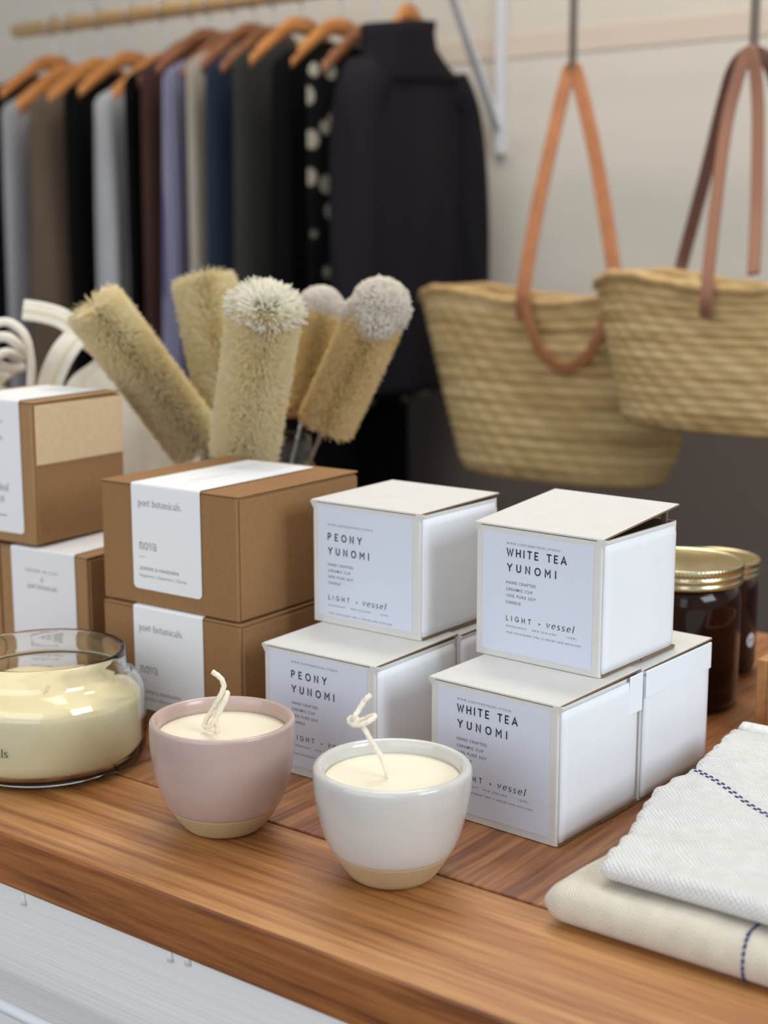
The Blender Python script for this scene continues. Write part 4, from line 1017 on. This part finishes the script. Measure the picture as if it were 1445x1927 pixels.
def hanger(x, ztop, half, m, label, fat=1.0, ys=0.0):
    o = thing('clothes_hanger', label, 'hanger', (x, YR + ys, RZ), 0, 'wooden clothes hangers')
    pts = [(0, -half, ztop - RZ - 0.078), (0, -half * 0.6, ztop - RZ - 0.038), (0, -half * 0.25, ztop - RZ - 0.006), (0, 0, ztop - RZ), (0, half * 0.25, ztop - RZ - 0.006), (0, half * 0.6, ztop - RZ - 0.038), (0, half, ztop - RZ - 0.078)]
    path = smooth_path(pts, 8); vs, fs = [], []
    for i, p in enumerate(path):
        s = abs(i / (len(path) - 1) - 0.5) * 2; hh = (0.017 - 0.005 * s) * fat; ww = 0.007 + 0.007 * s ** 2
        for k in range(10):
            a = 2 * PI * k / 10; vs.append((p.x + ww * math.cos(a), p.y, p.z + hh * math.sin(a)))
    for i in range(len(path) - 1):
        for k in range(10): k2 = (k + 1) % 10; fs.append((i * 10 + k, i * 10 + k2, (i + 1) * 10 + k2, (i + 1) * 10 + k))
    fs.append(tuple(range(10))[::-1]); fs.append(tuple((len(path) - 1) * 10 + k for k in range(10)))
    mesh('yoke', vs, fs, m, o, True)
    hk = [(0, 0, ztop - RZ + 0.01), (0, 0, max(-0.026, ztop - RZ + 0.02)), (0, -0.016, -0.012), (0, -0.019, 0.004), (0, -0.010, 0.018), (0, 0.006, 0.020), (0, 0.018, 0.008)]
    tube('hook', smooth_path(hk, 8), 0.0017, M_steel, o, 8)
    return o
def garment(name, label, cat, x, ztop, zbot, halfn, halff, th, m, shoulder=0.055, neck=0.07, folds=5, amp=0.012, ys=0.0, flare=1.0, seed=0):
    """hung side-on across the rail: spans Y from -halfn to +halff, thickness th along X"""
    rr = random.Random(seed); ph = [rr.random() * 6 for _ in range(3)]
    n = 90; rows = 34; vs, fs = [], []
    for j in range(rows + 1):
        t = j / rows
        z = -shoulder * 1.0 * min(1, t / 0.12) if t < 0.12 else -shoulder - (ztop - zbot - shoulder) * ((t - 0.12) / 0.88)
        q = min(1, t / 0.12); hw = (neck + (1 - neck) * math.sin(q * PI / 2) ** 0.9)
        fl = 1 + (flare - 1) * t; tk = th * (0.30 + 0.70 * min(1, t / 0.3)) * (1 + 0.25 * t)
        for i in range(n):
            a = 2 * PI * i / n; c, s = math.cos(a), math.sin(a)
            hy = (halff if s > 0 else halfn) * hw * fl
            f = amp * min(1, t * 2.5) * (math.sin(folds * a + ph[0] + 0.8 * math.sin(t * 3)) + 0.5 * math.sin((folds * 2 + 1) * a + ph[1]))
            sx = math.copysign(abs(c) ** 0.8, c)
            vs.append(((tk + f) * sx, hy * s + 0.3 * f, z + 0.004 * math.sin(a * 3 + ph[2]) * t))
    for j in range(rows):
        for i in range(n): i2 = (i + 1) % n; fs.append((j * n + i, j * n + i2, (j + 1) * n + i2, (j + 1) * n + i))
    fs.append(tuple(range(n))[::-1]); fs.append(tuple(rows * n + i for i in range(n)))
    o = mesh(name, vs, fs, m, None, True); o.location = (x, YR + ys, ztop)
    return tag(o, label, cat, 'clothes on the rail')
cl = lambda *c: srgb(*c)
# (name, category, label, near edge px, near edge px height, half width, shoulder z below rail, hem z, material...)
def x_at(u, y): return atY(u, 350, y).x
K = lambda nm, *c: cloth_mat(nm, cl(*c))
rows_ = [   # name, category, label, near edge in the photo, apex drop below the rail, hem z, cloth
 ('blouse', 'top', 'black blouse at the far left end of the rail', -34, 0.075, 0.10, K('cloth_black_far', 14, 14, 17)),
 ('pale_shirt', 'shirt', 'pale grey shirt just inside the left frame edge', -6, 0.105, 0.02, K('cloth_pale_grey', 150, 150, 156)),
 ('taupe_shirt', 'top', 'taupe brown top left of the first black dress', 28, 0.10, -0.30, K('cloth_taupe', 94, 80, 68)),
 ('black_dress', 'dress', 'black dress between the taupe top and the light grey top', 106, 0.085, -0.40, K('cloth_black_a', 8, 8, 9)),
 ('grey_shirt', 'top', 'light grey long top below the front orange wooden hanger', 146, 0.105, -0.30, K('cloth_light_grey', 158, 160, 164)),
 ('trousers', 'trousers', 'black trousers to the right of the light grey top', 226, 0.075, -0.40, K('cloth_black_b', 8, 8, 11)),
 ('maroon_dress', 'dress', 'dark maroon brown dress left of the lavender striped one', 252, 0.06, -0.40, K('cloth_maroon', 66, 45, 41)),
 ('lavender_dress', 'dress', 'long lavender dress with violet stripes', 292, 0.07, -0.60, cloth_mat('cloth_lavender', cl(132, 131, 152), 0.9, cl(96, 95, 126))),
 ('cream_shirt', 'shirt', 'narrow cream shirt between lavender and navy garments', 342, 0.06, -0.30, K('cloth_cream', 160, 152, 140)),
 ('navy_shirt', 'shirt', 'navy blue denim shirt to the right of the cream one', 370, 0.07, -0.35, K('cloth_navy', 38, 48, 64)),
 ('charcoal_jacket', 'jacket', 'charcoal green jacket left of the long black dress', 414, 0.06, -0.35, K('cloth_charcoal', 50, 50, 47)),
 ('long_black_dress', 'dress', 'long black dress in the middle of the rail', 476, 0.07, -0.60, K('cloth_black_c', 6, 6, 7)),
 ('patterned_dress', 'dress', 'black dress scattered with cream spots, beside the dark coat', 562, 0.085, 0.08, cloth_mat('cloth_spotted', cl(14, 14, 16), 0.9, None, cl(160, 155, 140))),
]
hl = ['wooden hanger at the far left end of the rail', 'wooden hanger of the pale grey shirt', 'wooden hanger above the taupe top', 'wooden hanger above the black dress on the left', 'broad orange hanger carrying the light grey top', 'wooden hanger over the black trousers', 'wooden hanger above the maroon dress', 'dark wooden hanger over the lavender dress', 'wooden hanger of the cream shirt', 'dark wooden hanger of the navy shirt', 'wooden hanger above the charcoal jacket', 'wooden hanger above the long black dress', 'dark wooden hanger of the spotted dress', 'wooden hanger inside the dark high-collared coat']
HN = 0.185
edges = [x_at(r_[3], YR - HN) for r_ in rows_] + [x_at(752, YR) + 0.020 - 0.054]
for i, (nm, ct, lab, u, dz, zb, m) in enumerate(rows_):
    w = edges[i + 1] - edges[i]; x = edges[i] + w / 2; th = w / 2 * 0.62
    za = RZ - dz                                   # hanger apex
    garment(nm, lab, ct, x, za - 0.030, zb, HN, HN, th, m, 0.055, 0.34, 4 + i % 3, min(0.012, th * 0.30), 0, (1.0, 1.05, 1.22, 1.0, 1.08, 1.0, 1.05, 1.28, 1.0, 1.05, 1.1, 1.1, 1.0)[i], i)
    hanger(x, za, 0.152, M_hangd if i in (5, 6, 7, 8, 9, 12) else M_hang, hl[i], 1.6 if i in (1, 2, 4) else 1.0)

# dark high-collared coat at the near end of the rail
CXM = x_at(752, YR) + 0.020; cxm = CXM
M_coat = cloth_mat('coat_cloth', cl(30, 28, 34))
ct_z = atY(745, 112, YR).z
coat = thing('coat', 'dark navy-black coat with stand-up collar, rightmost on the rail', 'coat', (cxm, YR, ct_z), 0, 'clothes on the rail')
n = 96; rows = 40; vs, fs = [], []
for j in range(rows + 1):
    t = j / rows
    L_ = 0.575
    if t < 0.16:
        q = t / 0.16; z = -0.060 * q ** 1.5; hw = 0.075 + (0.172 - 0.075) * math.sin(q * PI / 2)
    else:
        q = (t - 0.16) / 0.84; z = -0.060 - (L_ - 0.060) * q; hw = 0.172 - 0.004 * q
    tk = 0.026 + 0.016 * min(1, t / 0.35)
    for i in range(n):
        a = 2 * PI * i / n; c, s = math.cos(a), math.sin(a)
        f = 0.010 * min(1, t * 2) * (math.sin(4 * a + 1 + t * 2) + 0.5 * math.sin(9 * a + t * 5))
        vs.append(((tk + f) * math.copysign(abs(c) ** 0.75, c), hw * s + 0.3 * f, z))
for j in range(rows):
    for i in range(n): i2 = (i + 1) % n; fs.append((j * n + i, j * n + i2, (j + 1) * n + i2, (j + 1) * n + i))
fs.append(tuple(range(n))[::-1]); fs.append(tuple(rows * n + i for i in range(n)))
mesh('body', vs, fs, M_coat, coat, True)
for s in (-1, 1):
    path = smooth_path([(0.000, s * 0.118, -0.042), (0.004, s * 0.154, -0.09), (0.010, s * 0.170, -0.25), (0.012, s * 0.182, -0.38), (0.012, s * 0.188, -0.44), (0.012, s * 0.190, -0.465)], 9)
    tube('sleeve', path, lambda t, a: (0.042 - 0.008 * t) * (1 + 0.06 * math.sin(3 * a + t * 14)), M_coat, coat, 20)
vs, fs = [], []
for (rx, ry, z) in ((0.044, 0.140, -0.036), (0.046, 0.112, -0.014), (0.045, 0.092, 0.010), (0.046, 0.086, 0.036), (0.050, 0.088, 0.054), (0.044, 0.082, 0.056), (0.038, 0.076, 0.035), (0.034, 0.074, 0.0)):
    for i in range(40):
        a = 2 * PI * i / 40; vs.append((rx * math.cos(a), ry * math.sin(a) - 0.030 * max(0, min(1, (z + 0.036) / 0.05)), z + 0.010 * math.sin(a)))
for j in range(7):
    for i in range(40): i2 = (i + 1) % 40; fs.append((j * 40 + i, j * 40 + i2, (j + 1) * 40 + i2, (j + 1) * 40 + i))
mesh('collar', vs, fs, M_coat, coat, True)
hanger(cxm, ct_z + 0.075, 0.085, M_hang, hl[13])

# ================================================================== STRAW BASKETS ON THE WALL
def straw(name):
    if name in MATS: return MATS[name]
    m = bpy.data.materials.new(name); m.use_nodes = True; MATS[name] = m
    nt = m.node_tree; L = nt.links; b = nt.nodes['Principled BSDF']
    tc = nt.nodes.new('ShaderNodeTexCoord'); mp = nt.nodes.new('ShaderNodeMapping'); mp.inputs['Scale'].default_value = (2.5, 2.5, 26)
    n = nt.nodes.new('ShaderNodeTexNoise'); n.inputs['Scale'].default_value = 2.2; n.inputs['Detail'].default_value = 5; n.inputs['Roughness'].default_value = 0.65
    L.new(tc.outputs['Object'], mp.inputs[0]); L.new(mp.outputs[0], n.inputs['Vector'])
    r = nt.nodes.new('ShaderNodeValToRGB'); e = r.color_ramp.elements
    e[0].position = 0.30; e[0].color = (*srgb(150, 122, 80), 1); e[1].position = 0.72; e[1].color = (*srgb(226, 202, 154), 1)
    k = e.new(0.5); k.color = (*srgb(198, 170, 120), 1)
    L.new(n.outputs[0], r.inputs[0]); L.new(r.outputs[0], b.inputs['Base Color']); b.inputs['Roughness'].default_value = 0.75; b.inputs['Specular IOR Level'].default_value = 0.2
    return m
M_straw = straw('woven_palm')
M_rope = mat('palm_rim', srgb(190, 158, 108), 0.8, noise=(60, 0.2, (1, 1, 1)))
def basket(label, cx, cy, zrim, wt, wb, dt, db, h, handles, cordtop, apex):
    o = thing('straw_basket', label, 'bag', (cx, cy, zrim - h), 0, 'straw baskets on the wall')
    n, rows = 120, 96; vs, fs = [], []
    coils = 17
    def pt(t, a, off=0.0):
        g = math.sin(t * PI / 2) ** 0.7
        # rounded foot
        hw = wb + (wt - wb) * t ** 0.9; hd = db + (dt - db) * t
        if t < 0.07: k = math.sqrt(max(0, 1 - (1 - t / 0.07) ** 2)); hw *= 0.86 + 0.14 * k; hd *= 0.80 + 0.20 * k
        c, s = math.cos(a), math.sin(a)
        hump = -0.009 * t ** 4 * math.cos(4 * a)
        return ((hw + off) * math.copysign(abs(c) ** 0.9, c), (hd + off) * math.copysign(abs(s) ** 0.9, s), t * h + hump)
    for j in range(rows + 1):
        t = j / rows; b_ = 0.0028 * abs(math.sin(t * PI * coils)) ** 0.8
        for i in range(n):
            a = 2 * PI * i / n; vs.append(pt(t, a, b_ + 0.0012 * math.sin(i * PI * 0.5 + j * 0.4)))
    for j in range(rows):
        for i in range(n): i2 = (i + 1) % n; fs.append((j * n + i, j * n + i2, (j + 1) * n + i2, (j + 1) * n + i))
    k0 = len(vs)                                     # inside wall
    for j in range(13):
        t = 1 - j / 12 * 0.97
        for i in range(n): vs.append(pt(t, 2 * PI * i / n, -0.006))
    for j in range(12):
        for i in range(n): i2 = (i + 1) % n; fs.append((k0 + j * n + i, k0 + j * n + i2, k0 + (j + 1) * n + i2, k0 + (j + 1) * n + i))
    for i in range(n): i2 = (i + 1) % n; fs.append((rows * n + i, rows * n + i2, k0 + i2, k0 + i))
    fs.append(tuple(range(n))[::-1]); fs.append(tuple(k0 + 12 * n + i for i in range(n)))
    mesh('woven_body', vs, fs, M_straw, o, True)
    rim = [Vector(pt(1.0, 2 * PI * i / 100)) for i in range(100)] + [Vector(pt(1.0, 0)), Vector(pt(1.0, 2 * PI / 100))]
    tube('rim', rim, lambda t, a: 0.0070 * (1 + 0.15 * math.sin(t * 500 + a)), M_rope, o, 8)
    inv = Matrix.Translation((-cx, -cy, -(zrim - h)))
    for nm, pxs, w, m in handles:
        path = smooth_path([inv @ atY(u, v, Y) for u, v, Y in pxs], 10)
        wdir = (inv.to_3x3() @ RT) if nm != 'patch' else Vector((1, 0, 0))
        if nm == 'handle':
            wdl = []
            for i in range(len(path)):
                T = (path[min(i + 1, len(path) - 1)] - path[max(i - 1, 0)]).normalized(); wdl.append(T.cross(Vector((0, 1, 0))).normalized() if abs(T.y) < 0.95 else Vector((1, 0, 0)))
            strap('handle', path, wdl, w, 0.006, m, o)
        else: strap(nm, path, Vector((1, 0, 0)), w, 0.005, m, o)
    pa_ = inv @ atY(*apex)
    tube('hanging_cord', [pa_, Vector((pa_.x + 0.002, pa_.y, CEIL_Z - zrim + h))], 0.0060, M_cord, o, 10)
    return o
YBG = 1.93
bc = atY(1062, 556, YBG)
fy = YBG - 0.078
basket('straw market basket with tan leather handles, left of the two on the wall', bc.x, YBG, bc.z, 0.256, 0.168, 0.078, 0.068, 0.282,
  [('handle', [(983, 600, fy - 0.004), (985, 545, fy - 0.016), (1010, 400, fy + 0.02), (1040, 260, fy + 0.055), (1066, 150, YBG), (1077, 130, YBG), (1088, 150, YBG), (1118, 280, fy + 0.055), (1142, 420, fy + 0.02), (1158, 535, fy - 0.012), (1156, 585, fy - 0.004)], 0.022, M_leather),
   ('handle', [(985, 560, fy - 0.014), (1000, 620, fy - 0.022), (1020, 665, fy - 0.022), (1060, 693, fy - 0.020), (1100, 676, fy - 0.022), (1128, 630, fy - 0.022), (1146, 570, fy - 0.014)], 0.016, mat('dark_tan_leather', srgb(150, 96, 58), 0.55))],
  None, (1077, 126, YBG))
YB2 = 1.79
bc2 = atY(1424, 530, YB2)
fy2 = YB2 - 0.078
basket('straw basket with brown leather handles, cut by the right edge', bc2.x, YB2, bc2.z, 0.226, 0.176, 0.078, 0.064, 0.196,
  [('handle', [(1276, 560, YB2 + 0.078), (1278, 520, YB2 + 0.08), (1290, 470, YB2 + 0.08), (1330, 320, YB2 + 0.05), (1362, 190, YB2 + 0.02), (1384, 124, YB2), (1416, 100, YB2), (1450, 124, YB2), (1475, 240, YB2 + 0.04), (1500, 480, YB2 + 0.075), (1503, 560, YB2 + 0.078)], 0.018, M_leatherd),
   ('handle', [(1328, 598, fy2 - 0.010), (1330, 545, fy2 - 0.018), (1345, 400, fy2 + 0.02), (1368, 230, fy2 + 0.06), (1398, 118, YB2 - 0.01), (1416, 104, YB2 - 0.01), (1426, 200, YB2 - 0.01), (1424, 380, fy2 + 0.04), (1418, 515, fy2 - 0.01)], 0.016, mat('mid_brown_leather', srgb(146, 102, 80), 0.55))],
  None, (1418, 98, YB2))
